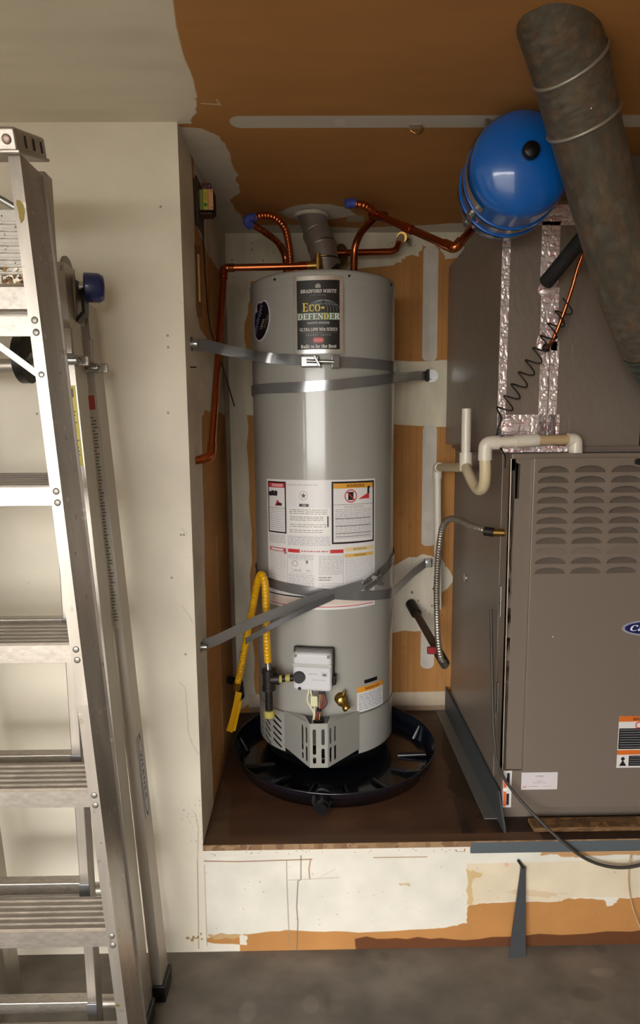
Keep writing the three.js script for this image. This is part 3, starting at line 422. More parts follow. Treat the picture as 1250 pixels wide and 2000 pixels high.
// ---------------------------------------------------------------- drain pan
{
  const cx = 0.405, cz = -0.523, P = thing('drain_pan', 'round black plastic drain pan under the water heater', 'drain pan', V(cx, HP, cz));
  const pm = phy('#0e131d', 0.24, 0, { clearcoat: 0.6, clearcoatRoughness: 0.1, bumpMap: rep(fine, 4), bumpScale: 0.0004 });
  const prof = [[0, 0.003], [0.335, 0.003], [0.345, 0.006], [0.368, 0.062], [0.374, 0.064], [0.374, 0.058], [0.37, 0.056], [0.348, 0.0], [0, 0.0]];
  part('bowl', new THREE.LatheGeometry(prof.map((q) => new THREE.Vector2(q[0], q[1])), 72).translate(cx, HP, cz), pm, P);
  for (let i = 0; i < 14; i++) {
    const a = i / 14 * Math.PI * 2 + 0.12, d = V(Math.sin(a), 0, Math.cos(a));
    const p0 = V(cx, HP + 0.006, cz).addScaledVector(d, 0.235), p1 = V(cx, HP + 0.006, cz).addScaledVector(d, 0.338);
    if (Math.hypot(p0.x - TX, p0.z - TZ) > 0.262) part('floor_rib', hose([p0, p0.clone().lerp(p1, 0.5).add(V(0, 0.004, 0)), p1.clone().add(V(0, 0.008, 0))], 0.011, 8, 10), pm, P);
    if (i % 2 === 0) part('wall_rib', rod(V(cx, HP + 0.004, cz).addScaledVector(d, 0.332), V(cx, HP + 0.052, cz).addScaledVector(d, 0.358), 0.012, 10, 0.006), pm, P);
  }
  part('wall_notch', rb(0.64, 0.70, HP + 0.012, HP + 0.045, -0.33, -0.315, 0.004), pm, P);
  const dp = part('drain_port', rod(V(0.352, HP + 0.034, -0.172), V(0.352, HP + 0.03, -0.132), 0.025, 28), M.blackPlastic, P, 'black capped drain outlet');
  part('port_flange', rod(V(0.352, HP + 0.034, -0.178), V(0.352, HP + 0.034, -0.164), 0.033, 28), pm, dp); part('port_cap', rod(V(0.352, HP + 0.03, -0.136), V(0.352, HP + 0.028, -0.118), 0.019, 8), M.blackPlastic, dp);
}

// ---------------------------------------------------------------- earthquake straps
{
  const W = 0.034, T = 0.002, g = RT + 0.005, up = V(0, 1, 0);
  const strapM = std('#98999a', 0.42, 0.65, { roughnessMap: rep(brushed, 3, 6) }), darkM = strapM;
  const wrap = (list, r = g) => { const out = []; for (let i = 0; i < list.length - 1; i++) { const [a, y] = list[i], [b, z] = list[i + 1], n = Math.max(2, Math.round(Math.abs(b - a) / 4)); for (let k = 0; k < n; k++) out.push(onTank(a + (b - a) * k / n, y + (z - y) * k / n, r)); } out.push(onTank(...list[list.length - 1], r)); return out; };
  const bolt = (p, dir, parent, r = 0.016) => { part('washer', rod(p.clone(), p.clone().addScaledVector(dir, 0.003), r * 1.5, 24), M.steel, parent); part('lag_bolt', rod(p.clone().addScaledVector(dir, 0.003), p.clone().addScaledVector(dir, 0.018), r, 6), M.steel, parent); };
  // upper, from the left side of the alcove
  const A = thing('steel_strap', 'steel strap bolted to alcove side, buckled below the black nameplate', 'strap', V(0.3, 1.75, -0.4), 'earthquake straps');
  const a0 = V(0.006, 1.79, -0.1);
  part('band', ribbon([a0, V(0.03, 1.792, -0.125), V(0.08, 1.788, -0.2), onTank(-52, 1.800, g + 0.035), ...wrap([[-36, 1.786], [-15, 1.777]], g + 0.004)], up, W, T), strapM, A);
  part('band', ribbon(wrap([[8, 1.770], [40, 1.768], [75, 1.771], [120, 1.775]]), up, W, T), darkM, A);
  part('band_overlap', ribbon(wrap([[10, 1.770], [36, 1.768]], g + 0.004), up, W * 0.98, T), darkM, A);
  bolt(V(0.0, 1.79, -0.085), V(1, 0, 0), A, 0.013);
  const bk = part('buckle', facing(rb(-0.04, 0.02, -0.018, 0.018, 0, 0.012, 0.004), -8, RT + 0.008, 1.772), strapM, A, 'clamp with tightening screw');
  part('clamp_ear', facing(rb(-0.004, 0.004, -0.02, 0.02, 0, 0.034, 0.002).rotateZ(0.5).translate(0.016, 0, 0), -8, RT + 0.008, 1.77), strapM, bk);
  part('tension_screw', rod(onTank(-12, 1.772, RT + 0.024), onTank(6, 1.768, RT + 0.026), 0.006, 12), M.steel, bk);
  part('clamp_ear', facing(rb(-0.014, 0.014, -0.021, 0.021, 0, 0.022, 0.003), 7, RT + 0.006, 1.769), darkM, bk);
  // upper, from the back wall
  const B = thing('steel_strap', 'plain steel strap looping below the buckled one to the back wall anchor', 'strap', V(0.4, 1.68, -0.4), 'earthquake straps');
  part('band', ribbon([V(0.80, 1.771, -0.885), V(0.74, 1.764, -0.80), V(0.675, 1.748, -0.68), ...wrap([[72, 1.735], [40, 1.716], [10, 1.699], [-20, 1.692], [-60, 1.695], [-120, 1.70]])], up, W, T), darkM, B);
  part('angle_clip', rb(0.793, 0.803, 1.748, 1.794, -0.898, -0.862, 0.002), M.iron, B); bolt(V(0.818, 1.771, -0.898), V(0, 0, 1), B, 0.017);
  // lower, from the back wall
  const Cc = thing('steel_strap', 'steel strap round the lower tank from the back wall under the white label', 'strap', V(0.4, 1.0, -0.4), 'earthquake straps');
  part('band', ribbon([V(0.80, 1.003, -0.88), V(0.74, 0.985, -0.80), V(0.68, 0.968, -0.69), ...wrap([[72, 0.965], [40, 0.985], [10, 1.003], [-20, 1.018], [-60, 1.032], [-110, 1.05]])], up, W, T), strapM, Cc);
  part('anchor_clip', rb(0.795, 0.83, 0.985, 1.022, -0.898, -0.885, 0.003), M.steel, Cc); bolt(V(0.813, 1.003, -0.887), V(0, 0, 1), Cc, 0.011);
  // lower, from the left
  const E = thing('steel_strap', 'straight diagonal steel strap in front of the lower tank with a loose folded tail', 'strap', V(0.2, 0.92, -0.2), 'earthquake straps');
  const e0 = V(0.004, 0.926, -0.09), e1 = onTank(32, 1.043, g + 0.03);
  part('band', ribbon([e0, V(0.04, 0.932, -0.12), V(0.15, 0.955, -0.24), V(0.30, 0.99, -0.325), V(0.42, 1.02, -0.345), e1], up, W, T), strapM, E);
  part('band', ribbon([e1, ...wrap([[46, 1.058], [66, 1.085], [90, 1.10], [120, 1.11]])], up, W, T), darkM, E);
  part('loose_tail', ribbon([V(0.40, 1.006, -0.337), V(0.30, 0.968, -0.31), V(0.2, 0.93, -0.27), V(0.115, 0.895, -0.215)], V(0, 0.8, 0.6), 0.03, T), strapM, E);
  bolt(V(0.0, 0.926, -0.075), V(1, 0, 0), E, 0.01);
  const b2 = part('buckle', facing(rb(-0.035, 0.035, -0.02, 0.02, 0, 0.014, 0.005).rotateZ(0.45), 31, RT + 0.03, 1.046), M.steel, E, 'crumpled clamp with screw');
  part('clamp_ear', facing(rb(-0.006, 0.006, -0.022, 0.022, 0, 0.035, 0.003).rotateZ(0.8), 34, RT + 0.034, 1.05), M.steel, b2); part('tension_screw', rod(onTank(24, 1.035, RT + 0.052), onTank(38, 1.065, RT + 0.05), 0.006, 12), M.steel, b2);
}

// ---------------------------------------------------------------- copper and vent above the heater
{
  const c = 0.0115;
  const T = thing('copper_relief_pipe', 'bare copper pipe from brass relief valve, elbowed down the alcove side', 'pipe', V(0.04, 1.47, -0.12));
  part('horizontal_run', pipe([V(0.325, 2.098, -0.5), V(0.066, 2.094, -0.5)], c), M.copper, T); part('down_run', pipe([V(0.044, 2.068, -0.49), V(0.041, 1.50, -0.13)], c), M.copper, T); part('wall_stub', pipe([V(0.03, 1.474, -0.112), V(-0.004, 1.468, -0.10)], c), M.copper, T);
  part('elbow', pipe([V(0.078, 2.094, -0.5), V(0.042, 2.094, -0.502), V(0.0435, 2.056, -0.482)], c * 1.22, 0.02), M.copper, T); part('elbow', pipe([V(0.041, 1.515, -0.139), V(0.041, 1.478, -0.114), V(0.012, 1.47, -0.105)], c * 1.22, 0.018), M.copper, T); part('coupling', pipe([V(0.29, 2.0975, -0.5), V(0.325, 2.098, -0.5)], c * 1.25), M.copper, T);
  const v = part('relief_valve', rod(V(0.322, 2.098, -0.5), V(0.352, 2.099, -0.5), 0.016, 8), M.brass, T, 'brass relief valve'); part('valve_body', rod(V(0.358, 2.062, -0.5), V(0.358, 2.122, -0.5), 0.015, 16), M.brass, v); part('valve_bonnet', rod(V(0.358, 2.12, -0.5), V(0.358, 2.138, -0.5), 0.009, 12), M.brass, v); part('test_lever', rb(0.353, 0.385, 2.128, 2.132, -0.506, -0.494, 0.001), M.brass, v);
  const cor = (s) => 1 + 0.07 * Math.sin(s * Math.PI * 2 / 0.011), flex = (pts, r, k) => tube(samples(pts, 'spline', k), r, 14, cor);
  const F = thing('copper_flex_connector', 'corrugated copper connector looping to a blue taped joint, rises from heater', 'pipe', V(0.264, 2.064, -0.6), 'copper connectors');
  part('corrugated_tube', flex([V(0.264, 2.064, -0.6), V(0.263, 2.13, -0.6), V(0.258, 2.195, -0.592), V(0.245, 2.242, -0.575), V(0.215, 2.268, -0.555), V(0.18, 2.272, -0.54), V(0.142, 2.26, -0.525)], 0.0125, 240), M.copperFlex, F);
  part('corrugated_tube', flex([V(0.125, 2.247, -0.525), V(0.173, 2.232, -0.58), V(0.215, 2.216, -0.64), V(0.232, 2.20, -0.668)], 0.0105, 130), M.copperFlex, F); part('stub_pipe', pipe([V(0.225, 2.208, -0.658), V(0.243, 2.18, -0.68), V(0.247, 2.064, -0.68)], 0.012, 0.03), M.copper, F);
  part('blue_tape', tube(samples([V(0.15, 2.262, -0.53), V(0.131, 2.258, -0.523), V(0.122, 2.248, -0.522), V(0.134, 2.238, -0.538)], 'spline', 14), 0.0145, 12), M.blueTape, F, 'blue tape wrap');
  const G = thing('copper_riser', 'copper riser curving into a sloping pipe that feeds the blue tank', 'pipe', V(0.486, 2.064, -0.6), 'copper connectors');
  part('riser', hose([V(0.486, 2.064, -0.6), V(0.485, 2.14, -0.6), V(0.49, 2.19, -0.592), V(0.508, 2.224, -0.565), V(0.54, 2.246, -0.515), V(0.553, 2.25, -0.488)], 0.0125, 40), M.copper, G);
  part('corrugated_tube', flex([V(0.468, 2.27, -0.43), V(0.495, 2.268, -0.43), V(0.525, 2.262, -0.445), V(0.55, 2.253, -0.475)], 0.0125, 90), M.copperFlex, G); part('blue_tape', hose([V(0.446, 2.268, -0.425), V(0.462, 2.2715, -0.428), V(0.48, 2.271, -0.43)], 0.0145, 8), M.blueTape, G, 'blue tape wrap');
  part('tee_fitting', rod(V(0.535, 2.257, -0.485), V(0.575, 2.232, -0.44), 0.0155, 16), M.copper, G);
  part('sloping_pipe', pipe([V(0.553, 2.246, -0.46), V(0.733, 2.049, -0.125), V(0.80, 2.118, -0.134), V(0.852, 2.172, -0.136)], 0.0115, 0.02), M.copper, G); part('elbow', pipe([V(0.713, 2.071, -0.162), V(0.733, 2.049, -0.125), V(0.752, 2.069, -0.128)], 0.0145, 0.016), M.copper, G); part('coupling', rod(V(0.622, 2.17, -0.332), V(0.64, 2.15, -0.298), 0.014, 16), M.copper, G);
  const K = thing('copper_supply_pipe', 'dull copper supply pipe along the back wall with shutoff valve', 'pipe', V(0.55, 2.19, -0.85));
  part('run', pipe([V(0.435, 2.228, -0.83), V(0.643, 2.232, -0.83), V(0.662, 2.24, -0.832), V(0.684, 2.29, -0.855)], 0.012, 0.02), M.copper, K); const sv = part('shutoff_valve', rod(V(0.684, 2.287, -0.84), V(0.70, 2.30, -0.898), 0.02, 14), M.brass, K); part('collar', rod(V(0.676, 2.27, -0.845), V(0.686, 2.293, -0.852), 0.017, 18), std('#b9a98c', 0.5, 0.3), K); part('handle', rb(0.71, 0.722, 2.262, 2.292, -0.872, -0.86, 0.004), M.steel, sv);
  part('foam_plug', new THREE.IcosahedronGeometry(0.028, 2).scale(1, 1.5, 0.6).translate(0.452, 2.232, -0.868), std('#6d5a36', 0.9, 0, { bumpMap: rep(blot, 3), bumpScale: 0.01 }), K, 'brown expanding foam around the pipe');
  // flue
  const Vn = thing('flue_elbow', 'short grey metal flue elbow from heater top to a ceiling collar', 'flue', V(TX, 2.067, TZ));
  const fm = std('#9d9892', 0.38, 0.75);
  const seg = [V(0.385, 2.07, TZ), V(0.385, 2.145, TZ), V(0.374, 2.2, TZ - 0.012), V(0.356, 2.25, TZ - 0.03), V(0.338, 2.322, TZ - 0.05)];
  part('draft_collar', rod(V(0.392, 2.067, TZ), V(0.39, 2.13, TZ), 0.052, 36, 0.047), std('#3d3834', 0.5, 0.7), Vn, 'dark lower collar');
  seg.slice(1).forEach((p, i) => { const s = seg[i]; part('elbow_gore', rod(s.clone().lerp(p, -0.04), s.clone().lerp(p, 1.03), 0.0495 - (i % 2) * 0.002, 36, 0.0515 - (i % 2) * 0.002), fm, Vn); part('bead', along(new THREE.TorusGeometry(0.05, 0.0028, 8, 40).rotateX(Math.PI / 2), s.clone().lerp(p, 0.94), p.clone().lerp(s, -1)), fm, Vn); });
  part('ceiling_collar', along(new THREE.TorusGeometry(0.054, 0.008, 10, 40).rotateX(Math.PI / 2), V(0.338, 2.313, TZ - 0.05), V(0.338, 2.4, TZ - 0.05)), std('#b7afa2', 0.7), Vn, 'white ceiling collar');
}

// ---------------------------------------------------------------- gas supply of the heater
{
  const tx = 0.176, tz = -0.355, blk = std('#3a3634', 0.45, 0.7), dope = std('#b5aa55', 0.6);
  const G = thing('gas_tee', 'black iron gas tee with drip leg beside the white gas control', 'pipe fitting', V(tx, 0.587, tz));
  part('tee_body', rod(V(tx, 0.68, tz), V(tx, 0.748, tz), 0.021, 18), blk, G); part('tee_branch', rod(V(tx, 0.715, tz), V(tx + 0.038, 0.717, tz + 0.006), 0.019, 18), blk, G);
  for (const y of [0.683, 0.744]) part('tee_band', rod(V(tx, y - 0.006, tz), V(tx, y + 0.006, tz), 0.0235, 18), blk, G);
  part('side_nipple', rod(V(tx + 0.036, 0.717, tz + 0.006), V(0.262, 0.722, -0.345), 0.0115, 14), M.iron, G); part('thread_dope', rod(V(tx + 0.036, 0.717, tz + 0.006), V(tx + 0.046, 0.7175, tz + 0.0065), 0.0135, 14), dope, G); part('thread_dope', rod(V(0.235, 0.7205, -0.348), V(0.25, 0.7212, -0.346), 0.0135, 14), dope, G);
  part('drip_leg', rod(V(tx, 0.606, tz), V(tx, 0.682, tz), 0.0135, 16), M.iron, G, 'shiny black drip leg'); part('drip_cap', rod(V(tx, 0.58, tz), V(tx, 0.604, tz), 0.0185, 16), dope, G); part('top_adapter', rod(V(tx, 0.746, tz), V(tx - 0.002, 0.78, tz), 0.012, 6, 0.008), M.steel, G);
  const cor = (s) => 1 + 0.05 * Math.sin(s * Math.PI * 2 / 0.012);
  const Y = thing('gas_hose', 'yellow corrugated gas hose looping up over the lower strap', 'hose', V(0.17, 0.6, -0.4));
  const ym = phy('#e0a80c', 0.38, 0, { clearcoat: 0.3 });
  part('hose_body', tube(samples([V(tx - 0.002, 0.775, tz), V(0.172, 0.88, -0.352), V(0.172, 1.0, -0.352), V(0.168, 1.058, -0.36), V(0.157, 1.075, -0.376), V(0.146, 1.056, -0.392), V(0.125, 0.97, -0.43), V(0.092, 0.82, -0.47), V(0.066, 0.70, -0.49), V(0.048, 0.63, -0.50)], 'spline', 260), 0.0125, 14, cor), ym, Y);
  part('end_nut', rod(V(0.053, 0.65, -0.496), V(0.046, 0.62, -0.502), 0.014, 6), M.brass, Y);
  const K = thing('gas_shutoff', 'yellow lever gas shutoff on a dark stub near the alcove corner', 'valve', V(0.04, 0.5, -0.52));
  part('body', rod(V(0.052, 0.575, -0.545), V(0.052, 0.64, -0.512), 0.019, 12), M.iron, K); part('wall_pipe', pipe([V(0.0, 0.62, -0.60), V(0.05, 0.62, -0.57), V(0.052, 0.59, -0.545)], 0.015, 0.02), M.iron, K);
  part('lever', ribbon([V(0.056, 0.612, -0.495), V(0.046, 0.56, -0.492), V(0.03, 0.50, -0.484), V(0.02, 0.468, -0.48)], V(1, 0, 0.3), 0.024, 0.005), ym, K, 'yellow lever'); part('lever_grip', ribbon([V(0.062, 0.585, -0.48), V(0.05, 0.535, -0.476), V(0.036, 0.475, -0.47)], V(1, 0, -0.6), 0.014, 0.004), ym, K);
}
// ---------------------------------------------------------------- things on the alcove's left side
{
  const T = thing('bell_transformer', 'small transformer with green and peach label on the alcove side', 'transformer', V(0.025, 2.19, -0.3));
  part('metal_box', rb(0, 0.047, 2.2, 2.262, -0.33, -0.275, 0.004), M.iron, T); const lt = canvasP(180, 220, (g) => { g.fillStyle = '#8ba04e'; g.fillRect(0, 0, 60, 220); g.fillStyle = '#d9c94e'; g.fillRect(60, 0, 62, 220); g.fillStyle = '#e6a876'; g.fillRect(122, 0, 58, 220); g.fillStyle = '#2c2a1a'; g.fillRect(57, 0, 5, 220); g.fillRect(119, 0, 4, 220); g.fillStyle = '#4f8a22'; g.beginPath(); g.arc(90, 165, 22, 0, 7); g.fill(); g.fillStyle = '#6c6a3a'; for (let i = 0; i < 7; i++) g.fillRect(72, 30 + i * 14, 38, 4); g.fillStyle = '#222'; for (const [x, y] of [[18, 200], [160, 16], [160, 200]]) { g.beginPath(); g.arc(x, y, 7, 0, 7); g.fill(); } });
  part('label_plate', bx(0.001, 0.046, 2.203, 2.26, -0.275, -0.2735), std('#ffffff', 0.45, 0.1, { map: lt }), T, 'green, yellow and peach label'); part('wall_plate', rb(0, 0.006, 2.15, 2.285, -0.345, -0.235, 0.002), std('#4c4238', 0.6, 0.3), T); part('coil', rb(0.005, 0.042, 2.192, 2.2, -0.325, -0.28, 0.003), std('#4a3020', 0.6), T);
  for (const [x, c] of [[0.014, '#a8463a'], [0.026, '#8f3f38'], [0.034, '#3a3030']]) part('lead_wire', hose([V(x, 2.26, -0.3), V(x + 0.003, 2.278, -0.294), V(x - 0.004, 2.285, -0.3), V(0.004, 2.276, -0.3)], 0.0016, 14, 6), std(c, 0.5), T);
  solo('wooden_shim', rb(0.001, 0.007, 1.93, 2.065, -0.238, -0.225, 0.002), std('#c9ad72', 0.7), 'pale narrow wooden shim set in the brown cut on the alcove side', 'shim');
  solo('thin_cable', hose([V(0.003, 2.19, -0.33), V(0.004, 2.0, -0.36), V(0.01, 1.88, -0.38), V(0.03, 1.80, -0.42), V(0.055, 1.68, -0.5), V(0.062, 1.64, -0.54)], 0.0022, 40, 6), M.iron, 'thin dark cable hanging down the alcove side behind the copper pipe', 'cable');
  solo('nail', rod(V(0, 1.725, -0.06), V(0.018, 1.724, -0.052), 0.0018, 8), M.iron, 'dark nail sticking out of the alcove side below the strap bolt', 'nail');
  const h = thing('ceiling_hook', 'small bent metal bracket hanging from the ceiling joint tape', 'hook', V(0.603, HC - 0.02, -0.022)); part('plate', rb(0.588, 0.618, HC - 0.003, HC, -0.035, -0.01, 0.001), std('#b8ae9c', 0.6, 0.4), h); part('bent_wire', hose([V(0.618, HC - 0.002, -0.02), V(0.62, HC - 0.016, -0.015), V(0.606, HC - 0.024, -0.012), V(0.59, HC - 0.016, -0.012)], 0.003, 16, 8), M.brass, h);
}
// ---------------------------------------------------------------- blue expansion tank
{
  const B = V(0.853, 2.174, -0.125), A = V(0.842, 2.182, 0.165), L = A.distanceTo(B), d = A.clone().sub(B).normalize();
  const E = thing('expansion_tank', 'glossy blue expansion tank tilted under the ceiling with black cap', 'tank', V(0.8, 2.03, 0.0));
  const bm = phy('#0a62bd', 0.25, 0.0, { clearcoat: 0.8, clearcoatRoughness: 0.06 }), R = 0.124;
  const prof = [[0, 0]]; for (let i = 1; i <= 12; i++) { const t = i / 12 * Math.PI / 2; prof.push([R * Math.sin(t), 0.062 * (1 - Math.cos(t))]); } prof.push([R, 0.075], [R, L - 0.075]); for (let i = 1; i <= 14; i++) { const t = i / 14 * Math.PI / 2; prof.push([R * Math.cos(t), L - 0.072 + 0.072 * Math.sin(t)]); }
  part('shell', latheAt(prof, B, A, 64), bm, E); const at = (t) => B.clone().addScaledVector(d, t);
  for (const t of [0.08, 0.135]) part('tank_band', along(new THREE.CylinderGeometry(R + 0.003, R + 0.003, 0.014, 64, 1, true).translate(0, t, 0), B, A), M.steel, E, 'thin steel band');
  for (const t of [0.085, 0.14]) part('tank_seam', along(new THREE.TorusGeometry(R + 0.001, 0.0026, 8, 64).rotateX(Math.PI / 2).translate(0, t + 0.012, 0), B, A), bm, E);
  part('bracket_band', along(new THREE.CylinderGeometry(R + 0.0045, R + 0.0045, 0.03, 40, 1, true, Math.PI * 1.0, Math.PI * 0.75).translate(0, 0.19, 0), B, A), std('#a89c90', 0.45, 0.6), E, 'wide beige bracket band');
  const side = V(-0.75, -0.6, 0.2); side.addScaledVector(d, -side.dot(d)).normalize();
  for (const t of [0.09, 0.145]) { const p = at(t).addScaledVector(side, R + 0.002), c = part('band_clamp', rod(p.clone(), p.clone().addScaledVector(side, 0.016), 0.012, 6), M.steel, E); part('clamp_screw', rod(p.clone().addScaledVector(d, -0.02).addScaledVector(side, 0.01), p.clone().addScaledVector(d, 0.02).addScaledVector(side, 0.01), 0.004, 8), M.steel, c); }
  part('fitting', rod(at(-0.012), at(0.01), 0.018, 8), M.steel, E); part('valve_cap', latheAt([[0, -0.01], [0.02, -0.01], [0.02, 0.012], [0.015, 0.018], [0, 0.019]], at(L - 0.001), at(L + 0.1), 24), M.blackPlastic, E, 'round black valve cap');
  const h = thing('tank_hanger', 'perforated steel hanger strap holding the blue tank to the ceiling', 'strap', V(0.78, HC, -0.02)); part('hanger_band', ribbon([V(0.775, HC - 0.001, 0.0), V(0.79, HC - 0.004, 0.0), V(0.815, 2.306, 0.0), V(0.85, 2.3085, 0.0), V(0.885, 2.306, 0.0), V(0.91, HC - 0.004, 0.0), V(0.925, HC - 0.001, 0.0)], V(0, 0, 1), 0.03, 0.002), M.steel, h);
}
// ---------------------------------------------------------------- big galvanised flue pipe and what hangs beside it
{
  const R = 0.073, P = [V(0.80, 2.36, 0.385), V(0.868, 2.282, 0.32), V(0.922, 2.2, 0.265), V(1.13, 1.906, 0.065), V(1.235, 1.77, -0.01), V(1.372, 1.62, -0.085), V(1.40, 1.5, -0.15)];
  const gm = std('#ffffff', 0.55, 0.45, { map: canvasM(0, 1.2, 0, 0.5, 500, (g) => { g.fillStyle = '#625c51'; g.fillRect(0, 0, 2, 1); dots(g, 200, 0, 1.2, 0, 0.5, ['rgba(140,134,122,.22)', 'rgba(90,82,70,.22)', 'rgba(130,98,70,.25)'], 0.01, 0.05); }, (x, y) => 0.85 + 0.3 * fbm(x * 30, y * 30, 4)) }); gm.map.wrapS = gm.map.wrapT = THREE.RepeatWrapping;
  const F = thing('galvanised_flue', 'large dusty galvanised flue pipe slanting down from the ceiling past the blue tank', 'flue', V(1.39, 1.48, -0.17));
  part('upper_section', rod(P[0].clone().lerp(P[1], -0.2), P[1].clone(), R, 48), gm, F);
  part('elbow_section', rod(P[1].clone().lerp(P[2], -0.12), P[2].clone(), R * 1.02, 48), gm, F); part('long_section', rod(P[2].clone().lerp(P[3], -0.03), P[3], R * 0.985, 48), gm, F); part('long_section', rod(P[3].clone().lerp(P[4], -0.02), P[4], R * 0.985, 48), gm, F);
  for (const [a, b, t] of [[0, 1, 0.97], [1, 2, 0.98]]) part('joint_bead', along(new THREE.TorusGeometry(R * 1.015, 0.004, 8, 60).rotateX(Math.PI / 2), P[a].clone().lerp(P[b], t), P[a].clone().lerp(P[b], 2)), std('#a8a498', 0.45, 0.7), F);
  part('foil_boot', tube(samples([P[4], P[5], P[6], V(1.40, 1.4785, -0.15)], 'spline', 80), R * 0.98, 30, (s) => 1 + 0.03 * Math.sin(s * 260)), std('#5b645c', 0.45, 0.7), F, 'ribbed grey lower boot');
  part('rivet', new THREE.SphereGeometry(0.004, 10, 8).translate(0.905, 2.19, 0.345), M.steel, F);
  const I = thing('insulated_line', 'black foam insulated refrigerant line entering the air handler case', 'pipe', V(1.03, 1.95, -0.1));
  part('foam_sleeve', pipe([V(0.994, 1.958, -0.128), V(1.004, 1.975, -0.1), V(1.055, 2.051, -0.03), V(1.13, 2.15, 0.02)], 0.021, 0.03, 18), std('#141312', 0.8, 0, { bumpMap: rep(blot, 20), bumpScale: 0.003 }), I);
  const cu = thing('copper_line', 'thin copper refrigerant line beside the black foam line', 'pipe', V(1.0, 1.78, -0.15)); part('tube', hose([V(1.006, 1.778, -0.158), V(1.013, 1.79, -0.125), V(1.034, 1.857, -0.105), V(1.054, 1.937, -0.09), V(1.064, 1.989, -0.08), V(1.085, 2.06, -0.06), V(1.12, 2.14, -0.03)], 0.0055, 40, 10), M.copper, cu); part('rubber_seal', new THREE.SphereGeometry(0.012, 14, 10).translate(1.008, 1.782, -0.15), M.iron, cu);
  solo('control_cable', hose((() => { const a = V(1.05, 1.896, -0.108), b = V(0.884, 1.60, -0.142), n = 9, o = []; for (let i = 0; i <= n * 8; i++) { const t = i / (n * 8), ph = t * n * Math.PI * 2; o.push(a.clone().lerp(b, t).add(V(-0.018 * Math.cos(ph), 0.012 * Math.cos(ph), 0.010 + 0.010 * Math.sin(ph)))); } o.push(V(0.884, 1.58, -0.146), V(0.876, 1.55, -0.15), V(0.874, 1.52, -0.15), V(0.885, 1.47, -0.098), V(0.883, 1.44, -0.092)); return o; })(), 0.0023, 420, 6), M.iron, 'dark coiled control cable zigzagging down the air handler case', 'cable');
  const bp = thing('black_duct', 'black flexible duct end beside the galvanised flue', 'duct', V(1.27, 2.0, -0.2)); part('hose_body', tube(samples([V(1.33, 2.32, -0.1), V(1.335, 2.2, -0.1), V(1.36, 2.1, -0.12)], 'spline', 60), 0.055, 24, (s) => 1 + 0.05 * Math.sin(s * 400)), M.blackPlastic, bp); part('foil_end', pipe([V(1.36, 2.1, -0.12), V(1.38, 2.03, -0.13)], 0.05, 0.02, 24), std('#b9b6b4', 0.3, 0.9), bp);
}
